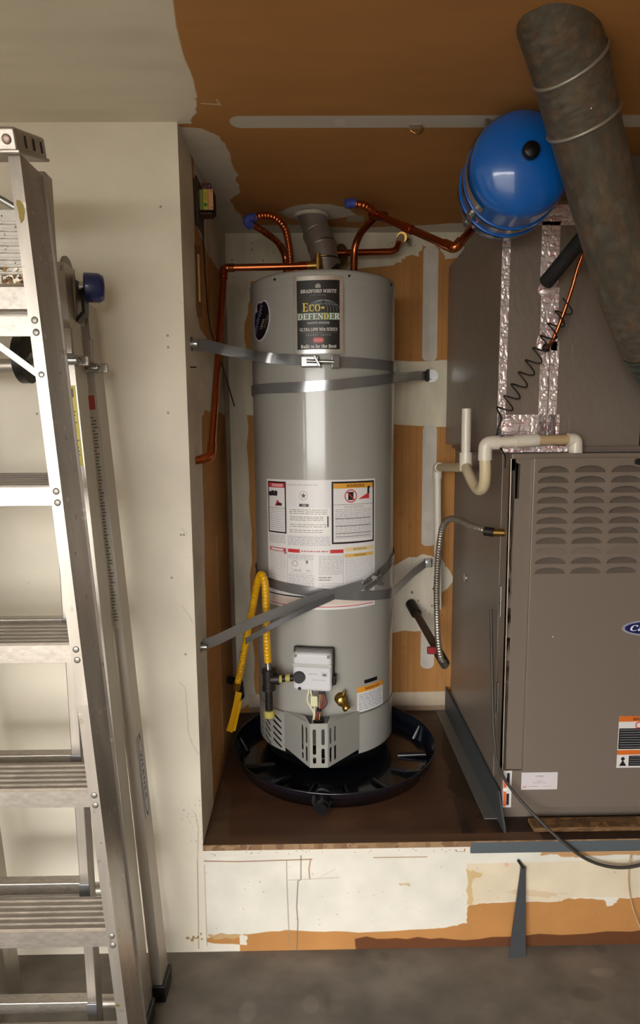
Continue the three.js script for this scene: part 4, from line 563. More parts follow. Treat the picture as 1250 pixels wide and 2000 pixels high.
// ---------------------------------------------------------------- furnace and air handler case
{
  const tan = phy('#7f7368', 0.33, 0.2, { bumpMap: rep(fine, 30, 30), bumpScale: 0.0001 }), side = tan;
  const X0 = 0.905, X1 = 1.475, ZF = -0.1, ZB = -0.83, Y0 = 0.39, Y1 = 1.478;
  const F = thing('furnace', 'taupe gas furnace cabinet with rows of arched louvers', 'furnace', V(1.18, HP, -0.45));
  part('cabinet', merge([bx(X0, X0 + 0.012, Y0, Y1, ZB, ZF - 0.002), bx(X1 - 0.012, X1, Y0, Y1, ZB, ZF - 0.002), bx(X0, X1, Y1 - 0.012, Y1, ZB, ZF - 0.002), bx(X0, X1, Y0, Y0 + 0.012, ZB, ZF - 0.002), bx(X0, X1, Y0, Y1, ZB, ZB + 0.012)]), side, F);
  part('corner_post', shapeGeo([[X0, 0.515], [0.967, 0.515], [0.967, Y1 - 0.012], [X0, Y1 - 0.012]], 0.02, [[[X0 + 0.01, 1.35], [X0 + 0.024, 1.35], [X0 + 0.026, 1.45], [X0 + 0.012, 1.455]]]).translate(0, 0, ZF - 0.022), tan, F, 'left corner post with a slot'); part('corner_trim', pipe([V(X0 + 0.002, 0.47, ZF), V(X0, 0.9, ZF + 0.001), V(X0 - 0.002, Y1 - 0.012, ZF)], 0.0022, 0.02, 8), std('#b3a796', 0.35, 0.6), F);
  part('top_rail', rb(X0, X1, Y1 - 0.013, Y1 + 0.002, ZF - 0.04, ZF + 0.003, 0.002), tan, F);
  part('base_rail', rb(X0, X1, Y0 - 0.002, 0.514, ZF - 0.03, ZF + 0.006, 0.004), tan, F); part('toe_kick', bx(X0 + 0.01, X1, HP, Y0, ZB, ZF - 0.012), tan, F);
  part('base_skirt', shapeGeo([[-0.89, HP], [-0.03, HP], [-0.03, HP + 0.012], [-0.1, 0.445], [-0.89, 0.46]], 0.006).rotateY(-Math.PI / 2).translate(X0 - 0.004, 0, 0), std('#4c5153', 0.5, 0.4), F, 'blue grey sheet metal skirt'); part('skirt_lip', rb(X0 - 0.05, X0, HP, HP + 0.004, -0.89, -0.1, 0.001), M.galv, F);
  // front door with real arched openings
  const holes = [], W = 0.092, H = 0.021, cols = [1.0235, 1.1285, 1.2335, 1.3385], rows = []; for (let i = 0; i < 11; i++) rows.push(1.437 - i * 0.0296);
  const arch = (P, cx, y, w, h) => { P.moveTo(cx + w / 2, y); for (let k = 1; k <= 14; k++) { const a = k / 14 * Math.PI; P.lineTo(cx + Math.cos(a) * w / 2, y + Math.pow(Math.sin(a), 0.85) * h); } P.closePath(); return P; };
  for (const c of cols) for (const y of rows) holes.push(arch(new THREE.Path(), c, y - 0.012, W, H));
  const door = part('door_panel', shapeGeo([[0.967, 0.514], [X1 - 0.02, 0.514], [X1 - 0.02, 1.466], [0.967, 1.466]], 0.016, holes, 0.0015).translate(0, 0, ZF - 0.006), tan, F, 'front door panel');
  const lg = (depth) => { const g = new THREE.ShapeGeometry(arch(new THREE.Shape(), 0, 0, W + 0.002, H + 0.001), 8), p = g.attributes.position; for (let i = 0; i < p.count; i++) p.setZ(i, -depth * Math.max(0, p.getY(i)) / H); g.computeVertexNormals(); return g; };
  const deep = lg(0.026), flat = lg(0.008);
  for (const c of cols) rows.forEach((y, i) => part('louver', (i === 8 ? flat : deep).clone().translate(c, y - 0.012, ZF + 0.0112), tan, door));
  part('door_knob', rod(V(1.262, 1.455, ZF + 0.008), V(1.262, 1.455, ZF + 0.022), 0.009, 20), M.blackPlastic, door); part('paint_chip', new THREE.SphereGeometry(0.0022, 8, 6).translate(1.04, 0.939, ZF + 0.0115), std('#d8d2c8', 0.6), door);
  const logo = canvasP(640, 300, (g, w, h) => { g.fillStyle = '#7f7368'; g.fillRect(0, 0, w, h); for (const [k, c] of [[0, '#c9ccd8'], [8, '#14235c'], [16, '#c9ccd8'], [24, '#141f55']]) { g.fillStyle = c; g.beginPath(); g.ellipse(w / 2, h / 2, w / 2 - k, h / 2 - k, 0, 0, 7); g.fill(); } g.fillStyle = '#e3e4ec'; g.font = 'italic bold 150px serif'; g.textAlign = 'center'; g.fillText('Carrier', w / 2, h / 2 + 52, 500); });
  { const s = new THREE.Shape(); s.absellipse(1.333, 0.963, 0.087, 0.0245, 0, Math.PI * 2); const g = new THREE.ExtrudeGeometry(s, { depth: 0.002, bevelEnabled: false, curveSegments: 24 }).translate(0, 0, ZF + 0.0105), p = g.attributes.position, uv = g.attributes.uv; for (let i = 0; i < p.count; i++) uv.setXY(i, (p.getX(i) - 1.246) / 0.174, (p.getY(i) - 0.9385) / 0.049); part('brand_badge', g, std('#ffffff', 0.3, 0, { map: logo }), door, 'blue oval badge with white script'); }
  const wl = canvasP(300, 400, (g) => { g.fillStyle = '#d8d5d2'; g.fillRect(0, 0, 300, 400); g.fillStyle = '#cf6a22'; g.fillRect(0, 0, 300, 42); g.fillRect(0, 262, 300, 36); g.fillStyle = '#17161a'; g.fillRect(6, 94, 288, 160); g.fillRect(90, 306, 204, 80); g.fillStyle = 'rgba(200,200,205,.55)'; for (let i = 0; i < 8; i++) { g.fillRect(14, 104 + i * 19, rr(150, 268), 6); if (i < 4) g.fillRect(98, 314 + i * 18, rr(100, 180), 5); } g.strokeStyle = '#c03a30'; g.lineWidth = 8; g.beginPath(); g.arc(150, 70, 22, 0, 7); g.stroke(); g.fillStyle = '#17161a'; g.beginPath(); g.arc(46, 330, 14, 0, 7); g.fill(); g.beginPath(); g.moveTo(20, 385); g.lineTo(46, 338); g.lineTo(74, 385); g.fill(); g.font = 'bold 30px sans-serif'; g.fillText('⚠ WARNING', 84, 34); g.fillText('⚠', 150, 290); });
  part('warning_label', bx(1.252, 1.375, 0.522, 0.688, ZF + 0.0105, ZF + 0.0118), std('#ffffff', 0.45, 0, { map: wl }), door, 'orange and black warning label');
  const card = canvasP(440, 210, (g) => { g.fillStyle = '#cfc9cb'; g.fillRect(0, 0, 440, 210); g.fillStyle = '#6a4e52'; g.font = '30px serif'; g.textAlign = 'center'; g.fillText('CUPRO', 220, 58); g.fillStyle = '#8d7478'; g.font = '20px sans-serif'; g.fillText('H V A C', 220, 108); g.fillText('FOR SERVICE CALL', 220, 132, 240); g.fillStyle = '#b54a44'; g.font = 'italic bold 36px serif'; g.fillText('air', 42, 185); g.fillStyle = '#b59a9c'; g.fillRect(90, 168, 120, 8); g.fillRect(250, 168, 120, 5); });
  part('service_card', bx(0.964, 1.075, 0.452, 0.508, ZF + 0.006, ZF + 0.007), std('#ffffff', 0.5, 0, { map: card }), F, 'white service card'); const sl = canvasP(80, 320, (g) => { g.fillStyle = '#d5d2d2'; g.fillRect(0, 0, 80, 320); g.fillStyle = '#d4622c'; g.fillRect(4, 70, 28, 240); g.fillStyle = '#1d1b20'; g.fillRect(34, 20, 26, 90); g.fillRect(34, 200, 26, 100); g.fillStyle = '#e8e4e0'; g.beginPath(); g.arc(20, 165, 18, 0, 7); g.fill(); });
  part('corner_label', bx(0.908, 0.934, 0.395, 0.515, ZF + 0.0062, ZF + 0.0072), std('#ffffff', 0.5, 0, { map: sl }), F, 'narrow orange and black label');
  for (const [y, z] of [[0.72, -0.16], [1.03, -0.16]]) part('side_latch', rb(X0 - 0.006, X0, y - 0.05, y + 0.05, z - 0.008, z + 0.008, 0.003), M.steel, F); part('side_knockout', rod(V(X0, 1.0, -0.62), V(X0 - 0.003, 1.0, -0.62), 0.018, 20), M.steel, F); part('side_seam', bx(X0 - 0.002, X0, Y0, Y1, -0.2, -0.185), tan, F);
  // air handler case
  const C = thing('air_handler_case', 'brown sheet metal coil case above the furnace, edges sealed with foil tape', 'duct', V(1.07, Y1, -0.5));
  const cm = phy('#7f7368', 0.36, 0.25, { bumpMap: rep(blot, 2), bumpScale: 0.002 }), cx0 = 0.878, cx1 = 1.30, cz = -0.16, cy1 = 2.185, cs = cm;
  part('case_body', merge([bx(cx0, cx1, Y1 + 0.02, cy1, -0.88, cz)]), cm, C); part('case_side', bx(cx0 - 0.002, cx0, Y1 + 0.02, cy1, -0.88, cz - 0.001), cs, C); part('case_foot', rb(cx0 + 0.02, cx1 + 0.01, Y1 + 0.002, Y1 + 0.021, -0.86, cz + 0.012, 0.003), cm, C); part('plenum', bx(0.93, 1.30, cy1, HC - 0.002, -0.86, -0.2), cm, C, 'plenum up to the ceiling');
  const tt = canvasM(0, 0.3, 0, 0.3, 1200, (g) => { g.fillStyle = '#e0d2cf'; g.fillRect(0, 0, 1, 1); g.strokeStyle = 'rgba(180,70,80,.45)'; for (let i = 0; i < 9; i++) for (let j = 0; j < 3; j++) { const x = 0.02 + j * 0.1 + rr(0, 0.02), y = i * 0.034 + rr(0, 0.012); g.lineWidth = 0.003; g.strokeRect(x, y, 0.03, 0.014); g.fillStyle = 'rgba(180,60,75,.45)'; g.fillRect(x + 0.036, y, 0.004, 0.018); g.fillRect(x + 0.044, y + 0.003, 0.012, 0.003); g.fillRect(x + 0.044, y + 0.01, 0.012, 0.003); } }, (x, y) => 0.9 + 0.2 * fbm(x * 120, y * 60, 3)); tt.wrapS = tt.wrapT = THREE.RepeatWrapping;
  const crinkle = gray(256, (u, v) => { return Math.abs(fbm(u * 9, v * 9, 3) - 0.5) * 4; });
  const foil = (w, h) => std('#ffffff', 0.32, 0.45, { map: rep(tt, w / 0.3, h / 0.3), bumpMap: rep(crinkle, w / 0.16, h / 0.16), bumpScale: 0.0028 });
  const tape = (x0, x1, y0, y1, z = cz) => part('foil_tape', bx(x0, x1, y0, y1, z - 0.0005, z + 0.0015), foil(x1 - x0, y1 - y0), C, 'printed foil tape');
  tape(cx0 - 0.001, cx0 + 0.022, 1.52, 2.16); tape(0.997, 1.022, 1.5, 1.78); tape(1.026, 1.05, 1.5, 1.8); tape(0.993, 1.044, 1.775, 1.95); tape(0.988, 1.04, 1.96, 2.13); tape(0.96, 1.12, 2.12, 2.175); tape(cx0, 1.06, 1.52, 1.592); tape(cx0 + 0.01, 1.1, 1.483, 1.5, cz + 0.0125);
  part('foil_patch', new THREE.IcosahedronGeometry(0.026, 2).scale(0.8, 1.2, 0.35).translate(1.003, 1.795, cz + 0.003), foil(0.1, 0.1), C); part('foil_patch', new THREE.IcosahedronGeometry(0.03, 2).scale(1.0, 1.0, 0.25).translate(0.915, 1.56, cz + 0.003), foil(0.1, 0.1), C); part('foil_patch', new THREE.IcosahedronGeometry(0.026, 2).scale(1.1, 0.9, 0.35).translate(1.01, 1.945, cz + 0.002), foil(0.1, 0.1), C);
}
// ---------------------------------------------------------------- white plastic condensate drain
{
  const w = phy('#d8d0bf', 0.38, 0, { clearcoat: 0.2 }), y = phy('#cbbb98', 0.4), tanm = phy('#b59c76', 0.42);
  const P = thing('condensate_drain', 'white plastic condensate pipe with trap across the furnace top', 'pipe', V(0.95, 0.9, -0.3));
  const r = 0.0155, z = -0.075;
  part('furnace_drop', pipe([V(1.075, 1.518, -0.13), V(1.099, 1.518, -0.13), V(1.1, 1.478, -0.13)], r * 1.25, 0.03, 18), w, P); part('upper_run', pipe([V(1.08, 1.519, -0.13), V(0.975, 1.517, -0.132)], r * 0.95, 0.02, 16), tanm, P); part('coupling', pipe([V(0.985, 1.518, -0.131), V(0.97, 1.518, -0.126), V(0.92, 1.515, -0.122)], r * 1.2, 0.02, 18), w, P); part('middle_run', pipe([V(0.93, 1.515, -0.123), V(0.85, 1.512, -0.122)], r, 0.02, 16), w, P);
  part('elbow', pipe([V(0.872, 1.512, -0.122), V(0.833, 1.511, -0.122), V(0.834, 1.462, -0.124)], r * 1.3, 0.024, 18), w, P);
  part('trap', hose([V(0.834, 1.472, -0.124), V(0.837, 1.41, -0.13), V(0.838, 1.382, -0.15), V(0.836, 1.37, -0.19), V(0.832, 1.385, -0.24), V(0.829, 1.41, -0.285), V(0.830, 1.43, -0.33)], r * 1.1, 50, 18), y, P, 'yellowed plastic trap');
  part('tee_fitting', rod(V(0.831, 1.42, -0.342), V(0.83, 1.478, -0.342), r * 1.35, 18), w, P); part('standpipe', pipe([V(0.83, 1.47, -0.342), V(0.829, 1.618, -0.342)], r, 0.02, 16), w, P, 'open upright standpipe');
  part('back_run', pipe([V(0.831, 1.43, -0.335), V(0.835, 1.405, -0.83)], r, 0.02, 16), y, P); part('elbow', pipe([V(0.835, 1.408, -0.79), V(0.835, 1.405, -0.84), V(0.836, 1.36, -0.84)], r * 1.25, 0.03, 16), w, P); part('down_run', pipe([V(0.836, 1.38, -0.84), V(0.848, 0.82, -0.84)], r, 0.02, 16), w, P);
}
// ---------------------------------------------------------------- furnace gas line
{
  const G = thing('flexible_gas_connector', 'grey corrugated steel gas connector bending down from the furnace side', 'hose', V(0.79, 0.7, -0.4));
  part('hose_body', tube(samples([V(0.862, 1.245, -0.16), V(0.83, 1.253, -0.2), V(0.80, 1.262, -0.32), V(0.785, 1.256, -0.37), V(0.772, 1.225, -0.405), V(0.766, 1.15, -0.43), V(0.766, 1.09, -0.45), V(0.770, 0.99, -0.48), V(0.776, 0.90, -0.5), V(0.782, 0.80, -0.5), V(0.792, 0.735, -0.5), V(0.802, 0.712, -0.505)], 'spline', 300), 0.0105, 14, (s) => 1 + 0.06 * Math.sin(s * Math.PI * 2 / 0.01)), std('#a89f93', 0.36, 0.8), G);
  part('flare_nut', rod(V(0.875, 1.244, -0.155), V(0.85, 1.246, -0.17), 0.014, 6), M.iron, G); part('furnace_nipple', rod(V(0.9045, 1.243, -0.15), V(0.872, 1.244, -0.155), 0.011, 12), M.brass, G); part('lower_nut', rod(V(0.797, 0.722, -0.503), V(0.812, 0.694, -0.512), 0.015, 6), M.steel, G);
  const S = thing('gas_stub', 'rusty iron gas stub from the back wall with red handled valve', 'pipe', V(0.77, 0.7, -0.7));
  part('stub', rod(V(0.74, 0.832, -0.898), V(0.8, 0.725, -0.60), 0.0155, 18), std('#5a4638', 0.55, 0.6), S); part('wall_coupling', rod(V(0.741, 0.83, -0.89), V(0.755, 0.805, -0.82), 0.022, 14), M.iron, S); part('valve_body', rod(V(0.795, 0.732, -0.62), V(0.812, 0.702, -0.52), 0.0195, 10), std('#4f4238', 0.5, 0.6), S); part('red_handle', rb(0.755, 0.79, 0.722, 0.75, -0.575, -0.56, 0.005), std('#8e1f1c', 0.45), S, 'red valve handle');
}
// ---------------------------------------------------------------- along the platform front
{
  const A = thing('metal_angle', 'loose grey metal angle leaning against the platform front', 'metal angle', V(0.925, 0, 0.03)), am = std('#6a6d72', 0.5, 0.7, { roughnessMap: rep(blot, 2, 5) });
  const mk = (x0, x1) => { const t = V(0.943, 0.272, 0.01), b0 = V(x0, 0.0, 0.04), b1 = V(x1, 0, 0.04); const p = [[t.x - 0.008, t.y, t.z], [t.x + 0.008, t.y - 0.004, t.z], [b1.x, 0, b1.z], [b0.x, 0, b0.z]], pos = []; for (const k of [0, 0.004]) for (const q of p) pos.push(q[0], q[1], q[2] + k + (k ? 0 : 0)); return geom(pos, null, pos.flatMap((_, i) => (i % 3 ? [] : [0, 0])), [4, 7, 5, 5, 7, 6, 0, 1, 3, 1, 2, 3, 0, 4, 1, 1, 4, 5, 3, 2, 7, 2, 6, 7, 0, 3, 4, 3, 7, 4, 1, 5, 2, 2, 5, 6]).toNonIndexed(); };
  const g1 = mk(0.898, 0.922), g2 = mk(0.922, 0.95); g1.computeVertexNormals(); g2.computeVertexNormals(); part('flange', g1, am, A); part('flange', g2.translate(0, 0, -0.004), am, A); part('bent_tab', rod(V(0.943, 0.266, 0.012), V(0.928, 0.288, 0.006), 0.004, 8), M.iron, A);
  solo('wood_strip', rb(0.985, 1.5, HP, HP + 0.014, -0.085, -0.03, 0.003), std('#ffffff', 0.75, 0, { map: canvasM(0, 0.5, 0, 0.06, 900, (g) => { g.fillStyle = '#6c5030'; g.fillRect(0, 0, 1, 1); dots(g, 40, 0, 0.5, 0, 0.06, ['rgba(70,45,25,.4)', 'rgba(170,130,80,.4)'], 0.004, 0.02); }, (x, y) => 0.8 + 0.4 * fbm(x * 8, y * 90, 4)) }), 'worn tan wood strip on the deck before the furnace', 'wood strip');
  solo('power_cable', hose([V(0.880, 1.0, -0.18), V(0.878, 0.8, -0.14), V(0.874, 0.626, -0.085), V(0.887, 0.537, -0.072), V(0.93, 0.465, -0.06), V(1.003, 0.392, -0.015), V(1.056, 0.349, 0.016), V(1.132, 0.294, 0.02), V(1.209, 0.27, 0.02), V(1.284, 0.276, 0.02), V(1.4, 0.33, 0.015), V(1.5, 0.356, -0.02)], 0.0048, 90, 10), std('#3a3732', 0.55), 'dark round cable drooping from the furnace corner over the platform edge', 'cable');
  solo('thin_wire', hose([V(1.262, 0.30, 0.012), V(1.258, 0.24, 0.01), V(1.268, 0.16, 0.012), V(1.29, 0.09, 0.02), V(1.33, 0.01, 0.06)], 0.0022, 30, 6), std('#b89a78', 0.5), 'thin tan wire hanging down the platform front', 'wire');
}

// ---------------------------------------------------------------- aluminium stepladder, folded and stood against the wall
{
  const xc = -0.40, XW = (y) => -0.096 + (0.486 - y) * 0.0605, ZF = 0.5, ZB = 0.40;
  const S = thing('stepladder', 'paint splattered aluminium stepladder folded and stood upright by the wall', 'ladder', V(xc, 0, 0.43));
  const al = std('#ffffff', 0.4, 0.85, { map: canvasM(0, 1, 0, 1, 700, (g) => { g.fillStyle = '#b0a9a0'; g.fillRect(0, 0, 1, 1); dots(g, 420, 0, 1, 0, 1, ['rgba(150,140,128,.5)', 'rgba(225,220,214,.6)', 'rgba(120,105,90,.35)'], 0.001, 0.007); dots(g, 30, 0, 1, 0, 1, ['#8f7d3a', '#d9d6cc', '#4d4336'], 0.001, 0.004); }, (x, y) => 0.9 + 0.2 * fbm(x * 40, y * 6, 4)) }); al.map.wrapS = al.map.wrapT = THREE.RepeatWrapping;
  const dull = al;
  const bar = (x0, y0, x1, y1, w, z0, z1, t = 0) => { const g = new THREE.BufferGeometry(), P = [[x0 - w, y0], [x0, y0], [x1, y1], [x1 - w, y1]], pos = []; for (const z of [z0, z1]) for (const p of P) pos.push(p[0], p[1], z); g.setAttribute('position', new THREE.Float32BufferAttribute(pos, 3)); const uv = []; for (let i = 0; i < 8; i++) uv.push(pos[i * 3] + pos[i * 3 + 2], pos[i * 3 + 1]); g.setAttribute('uv', new THREE.Float32BufferAttribute(uv, 2)); g.setIndex([4, 5, 6, 4, 6, 7, 1, 0, 3, 1, 3, 2, 0, 1, 5, 0, 5, 4, 2, 3, 7, 2, 7, 6, 1, 2, 6, 1, 6, 5, 3, 0, 4, 3, 4, 7]); const n = g.toNonIndexed(); n.computeVertexNormals(); return n; };
  const mirror = (g) => { g = g.clone(); const p = g.attributes.position; for (let i = 0; i < p.count; i++) p.setX(i, 2 * xc - p.getX(i)); if (g.index) g = g.toNonIndexed(); const q = g.attributes.position, u = g.attributes.uv; for (let i = 0; i < q.count; i += 3) { for (const at of [q, u]) { const n = at.itemSize, A = at.array; for (let k = 0; k < n; k++) { const t = A[(i + 1) * n + k]; A[(i + 1) * n + k] = A[(i + 2) * n + k]; A[(i + 2) * n + k] = t; } } } g.computeVertexNormals(); return g; };
  const both = (name, g, m, label) => [part(name, g, m, S, label), part(name, mirror(g), m, S, label)];
  const yt = 2.045, yb = 0.01;
  const steps = [1.762, 1.442, 1.125, 0.812, 0.49, 0.172];
  const fl = both('front_rail', bar(XW(yb), yb, XW(yt), yt, 0.022, ZF - 0.003, ZF), al);
  for (const r of [0, 1]) { const f = (g) => (r ? mirror(g) : g); part('rail_web', f(bar(XW(yb), yb, XW(yt), yt, 0.003, ZB, ZF - 0.003)), dull, fl[r]); part('rail_flange', f(bar(XW(yb) + 0.005, yb, XW(yt) + 0.005, yt, 0.02, ZB - 0.003, ZB)), al, fl[r]); part('rail_foot', f(rb(XW(0.03) - 0.03, XW(0.03) + 0.008, 0, 0.06, ZB - 0.008, ZF + 0.006, 0.004)), M.blackPlastic, fl[r]); for (const y of steps) for (const dy of [-0.008, -0.03]) part('rivet', f(new THREE.SphereGeometry(0.0068, 14, 8).scale(1, 1, 0.35).translate(XW(y + dy) - 0.0105, y + dy, ZF)), std('#8f8a84', 0.4, 0.8), fl[r]); part('rivet', f(new THREE.SphereGeometry(0.006, 14, 8).scale(1, 1, 0.35).translate(XW(1.655) - 0.0105, 1.655, ZF)), M.steel, fl[r]); }
  part('paint_blotch', shapeGeo([[0.002, -0.02], [0.008, -0.014], [0.0105, 0.0], [0.009, 0.012], [0.004, 0.019], [-0.003, 0.021], [-0.004, 0.012], [-0.001, 0.0], [0.0, -0.012]], 0.0006).translate(XW(1.945) - 0.014, 1.945, ZF), std('#8d7b33', 0.6), fl[0], 'mustard paint blotch');
  steps.forEach((y) => {
    const hw = XW(y) - xc - 0.003, st = part('step', bx(xc - hw + 0.018, xc + hw - 0.019, y - 0.036, y, ZF - 0.012, ZF - 0.004), al, S), x0 = xc - hw, x1 = xc + hw, tilt = 0.28;
    const tread = new THREE.BoxGeometry(x1 - x0, 0.003, 0.08).translate(0, -0.002, -0.04).rotateX(tilt).translate(xc, y, ZF - 0.006); part('tread', tread, dull, st);
    for (let k = 0; k < 6; k++) part('tread_rib', new THREE.BoxGeometry(x1 - x0 - 0.002, 0.0035, 0.0062).translate(0, 0.001, -0.008 - k * 0.0132).rotateX(tilt).translate(xc, y, ZF - 0.006), al, st);
    part('rear_lip', bx(x0, x1, y - 0.025, y + 0.02, ZF - 0.085, ZF - 0.082), al, st);
  });
  for (const r of [0, 1]) { const f = (g) => (r ? mirror(g) : g); part('step_brace', f(bar(-0.262, 1.722, XW(1.66) - 0.004, 1.652, 0.02, ZF - 0.008, ZF - 0.005).translate(0.0, 0, 0)), al, S); }
  const rr_ = both('rear_rail', rb(-0.215, -0.192, 0.02, 2.06, 0.345, 0.383, 0.003), al);
  for (const r of [0, 1]) part('rear_foot', r ? mirror(rb(-0.218, -0.189, 0, 0.05, 0.34, 0.388, 0.004)) : rb(-0.218, -0.189, 0, 0.05, 0.34, 0.388, 0.004), M.blackPlastic, rr_[r]);
  for (const y of [1.44, 1.13, 0.815, 0.5, 0.19]) { const h = part('rear_bar', rb(xc - 0.186, xc + 0.186, y - 0.014, y + 0.016, 0.35, 0.378, 0.003), al, S); part('gusset', rb(-0.216, -0.191, y - 0.016, y + 0.018, 0.381, 0.386, 0.002), std('#8b8d90', 0.4, 0.8), h); }
  const lean = (g) => g.translate(0, -2.04, -0.512).rotateX(0.28).translate(0, 2.04, 0.512);   // the cap is square to the treads, so it tips forward with them
  const cap = part('top_cap', lean(rb(xc - 0.212, xc + 0.213, 2.042, 2.082, 0.37, 0.512, 0.006)), al, S, 'aluminium top cap'); for (let k = 0; k < 3; k++) part('cap_slot', lean(rb(xc + 0.212, xc + 0.2145, 2.052, 2.072, 0.392 + k * 0.038, 0.398 + k * 0.038, 0.001)), M.iron, cap); part('cap_lip', lean(rb(xc - 0.215, xc + 0.216, 2.04, 2.046, 0.368, 0.514, 0.002)), al, cap); part('cap_rivet', lean(new THREE.SphereGeometry(0.0085, 16, 10).scale(1, 1, 0.4).translate(xc + 0.196, 2.062, 0.513)), std('#a38f86', 0.4, 0.7), cap);
  const sp = std('#ffffff', 0.7, 0.1, { map: canvasM(0, 0.38, 0, 0.14, 2000, (g) => { g.fillStyle = '#c9c5bd'; g.fillRect(0, 0, 1, 1); dots(g, 260, 0, 0.38, 0.01, 0.14, ['#6e6252', '#3b332a', '#e3e0d8', '#938673'], 0.0006, 0.0028); dots(g, 90, 0.33, 0.38, 0, 0.03, ['#6b4a24', '#3a2a1a', '#8f6a34', '#efe9dc'], 0.001, 0.005); dots(g, 60, 0, 0.33, 0, 0.03, ['#6b4a24', '#3a2a1a', '#efe9dc'], 0.001, 0.004); }, (x, y) => 0.92 + 0.16 * fbm(x * 60, y * 60, 3)) });
  const sh = part('pail_shelf', rb(xc - 0.185, xc + 0.19, 1.83, 1.965, 0.448, 0.454, 0.002), sp, S, 'white folded pail shelf spattered with paint'); for (let k = 0; k < 8; k++) part('shelf_rib', rb(xc - 0.184, xc + 0.189, 1.846 + k * 0.013, 1.852 + k * 0.013, 0.453, 0.4575, 0.0015), sp, sh); part('shelf_bar', rb(xc - 0.186, xc + 0.19, 1.782, 1.826, 0.446, 0.452, 0.002), al, sh); part('shelf_handle', hose([V(xc - 0.12, 1.965, 0.45), V(xc, 2.0, 0.452), V(xc + 0.12, 1.995, 0.452), V(xc + 0.182, 1.965, 0.45)], 0.006, 30, 10), M.steel, sh);
}
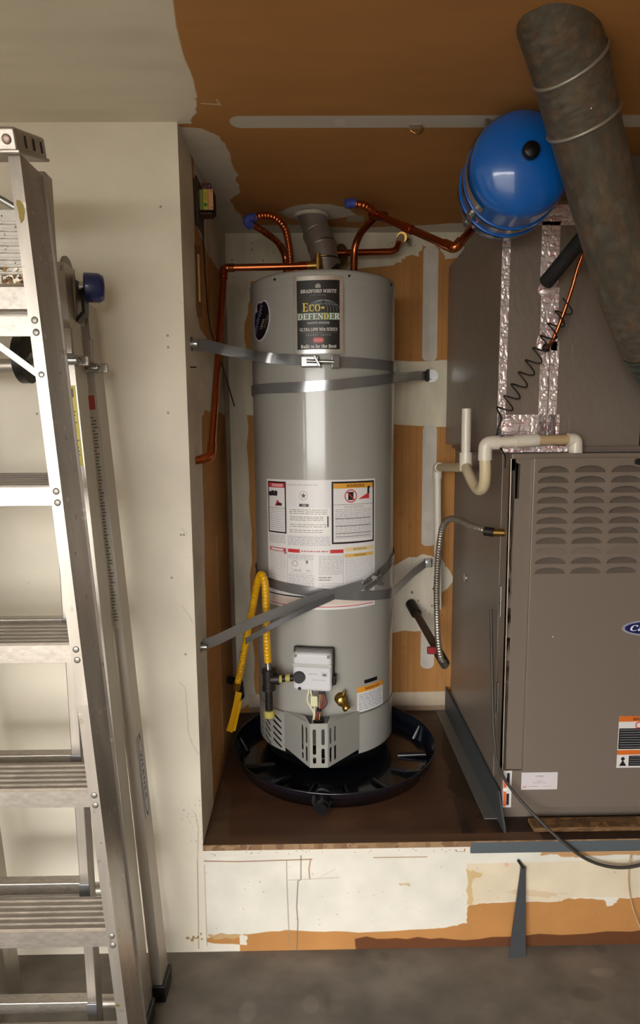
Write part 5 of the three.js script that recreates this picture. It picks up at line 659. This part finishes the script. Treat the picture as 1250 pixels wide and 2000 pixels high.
// ---------------------------------------------------------------- extension ladder between the stepladder and the wall
{
  const E = thing('extension_ladder', 'aluminium extension ladder with blue rubber end cap leaning on the white wall', 'ladder', V(-0.4, 0, 0.16));
  const al = std('#b3aca2', 0.42, 0.8), dk = al;
  const rail = (a, b, w, d, name, m) => { const g = new THREE.BoxGeometry(w, a.distanceTo(b), d); g.translate(0, a.distanceTo(b) / 2, 0); return along(g, b, a); };
  const A0 = V(-0.228, 1.93, 0.185), A1 = V(-0.112, 0.0, 0.245), B0 = V(-0.214, 1.86, 0.085), B1 = V(-0.092, 0.0, 0.135), off = (p, x, z = 0) => V(p.x + x, p.y, p.z + z);
  const mkRail = (name, a, b, dx) => { const r = part(name, rail(off(a, dx), off(b, dx), 0.004, 0.066), dk, E); part('rail_flange', rail(off(a, dx - 0.012, 0.033), off(b, dx - 0.012, 0.033), 0.028, 0.004), al, r); part('rail_flange', rail(off(a, dx - 0.012, -0.033), off(b, dx - 0.012, -0.033), 0.028, 0.004), al, r); return r; };
  const ra = mkRail('fly_rail', A0, A1, 0), rbb = mkRail('base_rail', B0, B1, 0); mkRail('fly_rail', A0, A1, -0.40); mkRail('base_rail', B0, B1, -0.42);
  for (const y of [1.705, 1.39, 1.065, 0.735, 0.39, 0.075]) { const t = 1 - y / 1.93, p = A0.clone().lerp(A1, t), q = B0.clone().lerp(B1, 1 - y / 1.86); part('rung', rod(off(p, -0.004), off(p, -0.42), 0.016, 18), al, E);  }
  const at = (y) => A0.clone().lerp(A1, 1 - y / 1.93), bt = (y) => B0.clone().lerp(B1, 1 - y / 1.86);
  // end cap, axle and blue rubber
  part('end_plate', along(new THREE.CylinderGeometry(0.036, 0.036, 0.005, 32), V(-0.232, 1.915, 0.185), V(-0.2, 1.915, 0.185)), std('#8f8b82', 0.4, 0.7), E); part('end_plate', rb(-0.224, -0.218, 1.80, 1.905, 0.12, 0.18, 0.003), al, E); part('axle', rod(V(-0.25, 1.893, 0.15), V(-0.205, 1.893, 0.135), 0.012, 20), M.steel, E);
  part('rubber_cap', latheAt([[0, 0], [0.030, 0], [0.034, 0.004], [0.034, 0.035], [0.028, 0.046], [0.012, 0.049], [0, 0.049]], V(-0.212, 1.893, 0.137), V(-0.1, 1.893, 0.10), 36), phy('#1a2760', 0.35, 0, { clearcoat: 0.3 }), E, 'blue rubber end cap');
  part('cap_bracket', ribbon([V(-0.205, 1.88, 0.15), V(-0.203, 1.85, 0.16), V(-0.203, 1.828, 0.16), V(-0.222, 1.806, 0.165)], V(0, 0, 1), 0.03, 0.008), M.blackPlastic, E);
  for (const [p, w] of [[at(1.755), 0.02], [bt(1.745), 0.02]]) part('guide_sleeve', rb(p.x - 0.022, p.x + 0.006, p.y - 0.03, p.y + 0.03, p.z + 0.03, p.z + 0.042, 0.004), al, E);
  for (const p of [at(1.712), bt(1.705)]) { const c = part('rung_lock', rod(V(p.x - 0.024, p.y, p.z + 0.045), V(p.x + 0.012, p.y, p.z + 0.042), 0.011, 18), M.steel, E); part('lock_cap', new THREE.SphereGeometry(0.011, 16, 12).translate(p.x + 0.012, p.y, p.z + 0.042), M.steel, c); part('lock_plate', rb(p.x - 0.006, p.x + 0.034, p.y - 0.012, p.y + 0.012, p.z + 0.02, p.z + 0.028, 0.004), al, c); }
  const stick = (p, q, w, tex, name, label) => part(name, rail(p, q, w, 0.001), std('#ffffff', 0.5, 0, { map: tex }), E, label);
  const yt = canvasP(64, 512, (g) => { g.fillStyle = '#c9b93e'; g.fillRect(0, 0, 64, 512); g.fillStyle = '#5c521c'; g.fillRect(14, 14, 36, 44); for (let i = 0; i < 18; i++) g.fillRect(10, 90 + i * 18, rr(20, 46), 6); g.fillStyle = '#e6e2d6'; g.fillRect(0, 400, 64, 112); });
  const wt = canvasP(64, 1024, (g) => { g.fillStyle = '#bdb8b0'; g.fillRect(0, 0, 64, 1024); g.fillStyle = '#a8453c'; g.fillRect(8, 10, 48, 60); g.fillStyle = '#6c665e'; for (let i = 0; i < 64; i++) g.fillRect(8 + rr(0, 10), 100 + i * 14, rr(16, 40), 6); });
  const fa = (y) => off(at(y), -0.012, 0.0357), fb = (y) => off(bt(y), -0.012, 0.0357);
  stick(fa(1.655), fa(1.42), 0.02, yt, 'rail_sticker', 'yellow instruction sticker'); stick(fb(1.645), fb(1.05), 0.02, wt, 'rail_sticker', 'white sticker with red warning square');
  const lg = canvasP(512, 128, (g, w, h) => { g.fillStyle = '#b3aca2'; g.fillRect(0, 0, w, h); g.fillStyle = '#1c2a66'; g.beginPath(); g.ellipse(w / 2, h / 2, w / 2, h / 2, 0, 0, 7); g.fill(); g.fillStyle = '#c3c1c6'; g.beginPath(); g.ellipse(w / 2, h / 2 - 3, w / 2 - 26, h / 2 - 13, 0, 0, 7); g.fill(); g.fillStyle = '#16193a'; g.font = 'bold 74px sans-serif'; g.textAlign = 'center'; g.fillText('WERNER', w / 2, h / 2 + 24, 330); });
  { const p = bt(0.75), q = bt(0.52), a = V(p.x + 0.0028, p.y, p.z), b = V(q.x + 0.0028, q.y, q.z), g = new THREE.BoxGeometry(a.distanceTo(b), 0.04, 0.001); g.rotateY(Math.PI / 2).rotateX(-Math.PI / 2); const dir = a.clone().sub(b).normalize(); g.applyQuaternion(new THREE.Quaternion().setFromUnitVectors(V(0, 1, 0), dir)).translate((a.x + b.x) / 2, (a.y + b.y) / 2, (a.z + b.z) / 2); part('maker_logo', g, std('#ffffff', 0.45, 0, { map: lg }), E, 'dark blue oval maker logo'); }
  for (const r of [A1, B1]) part('ladder_foot', rb(r.x - 0.03, r.x + 0.008, 0, 0.05, r.z - 0.04, r.z + 0.04, 0.004), M.blackPlastic, E);
  const pl = part('pulley', rod(V(-0.338, 1.718, 0.215), V(-0.318, 1.718, 0.215), 0.056, 36), M.blackPlastic, E, 'black pulley wheel'); part('pulley_hub', rod(V(-0.342, 1.718, 0.215), V(-0.314, 1.718, 0.215), 0.014, 16), M.steel, pl);
}
renderer.render(scene, camera);
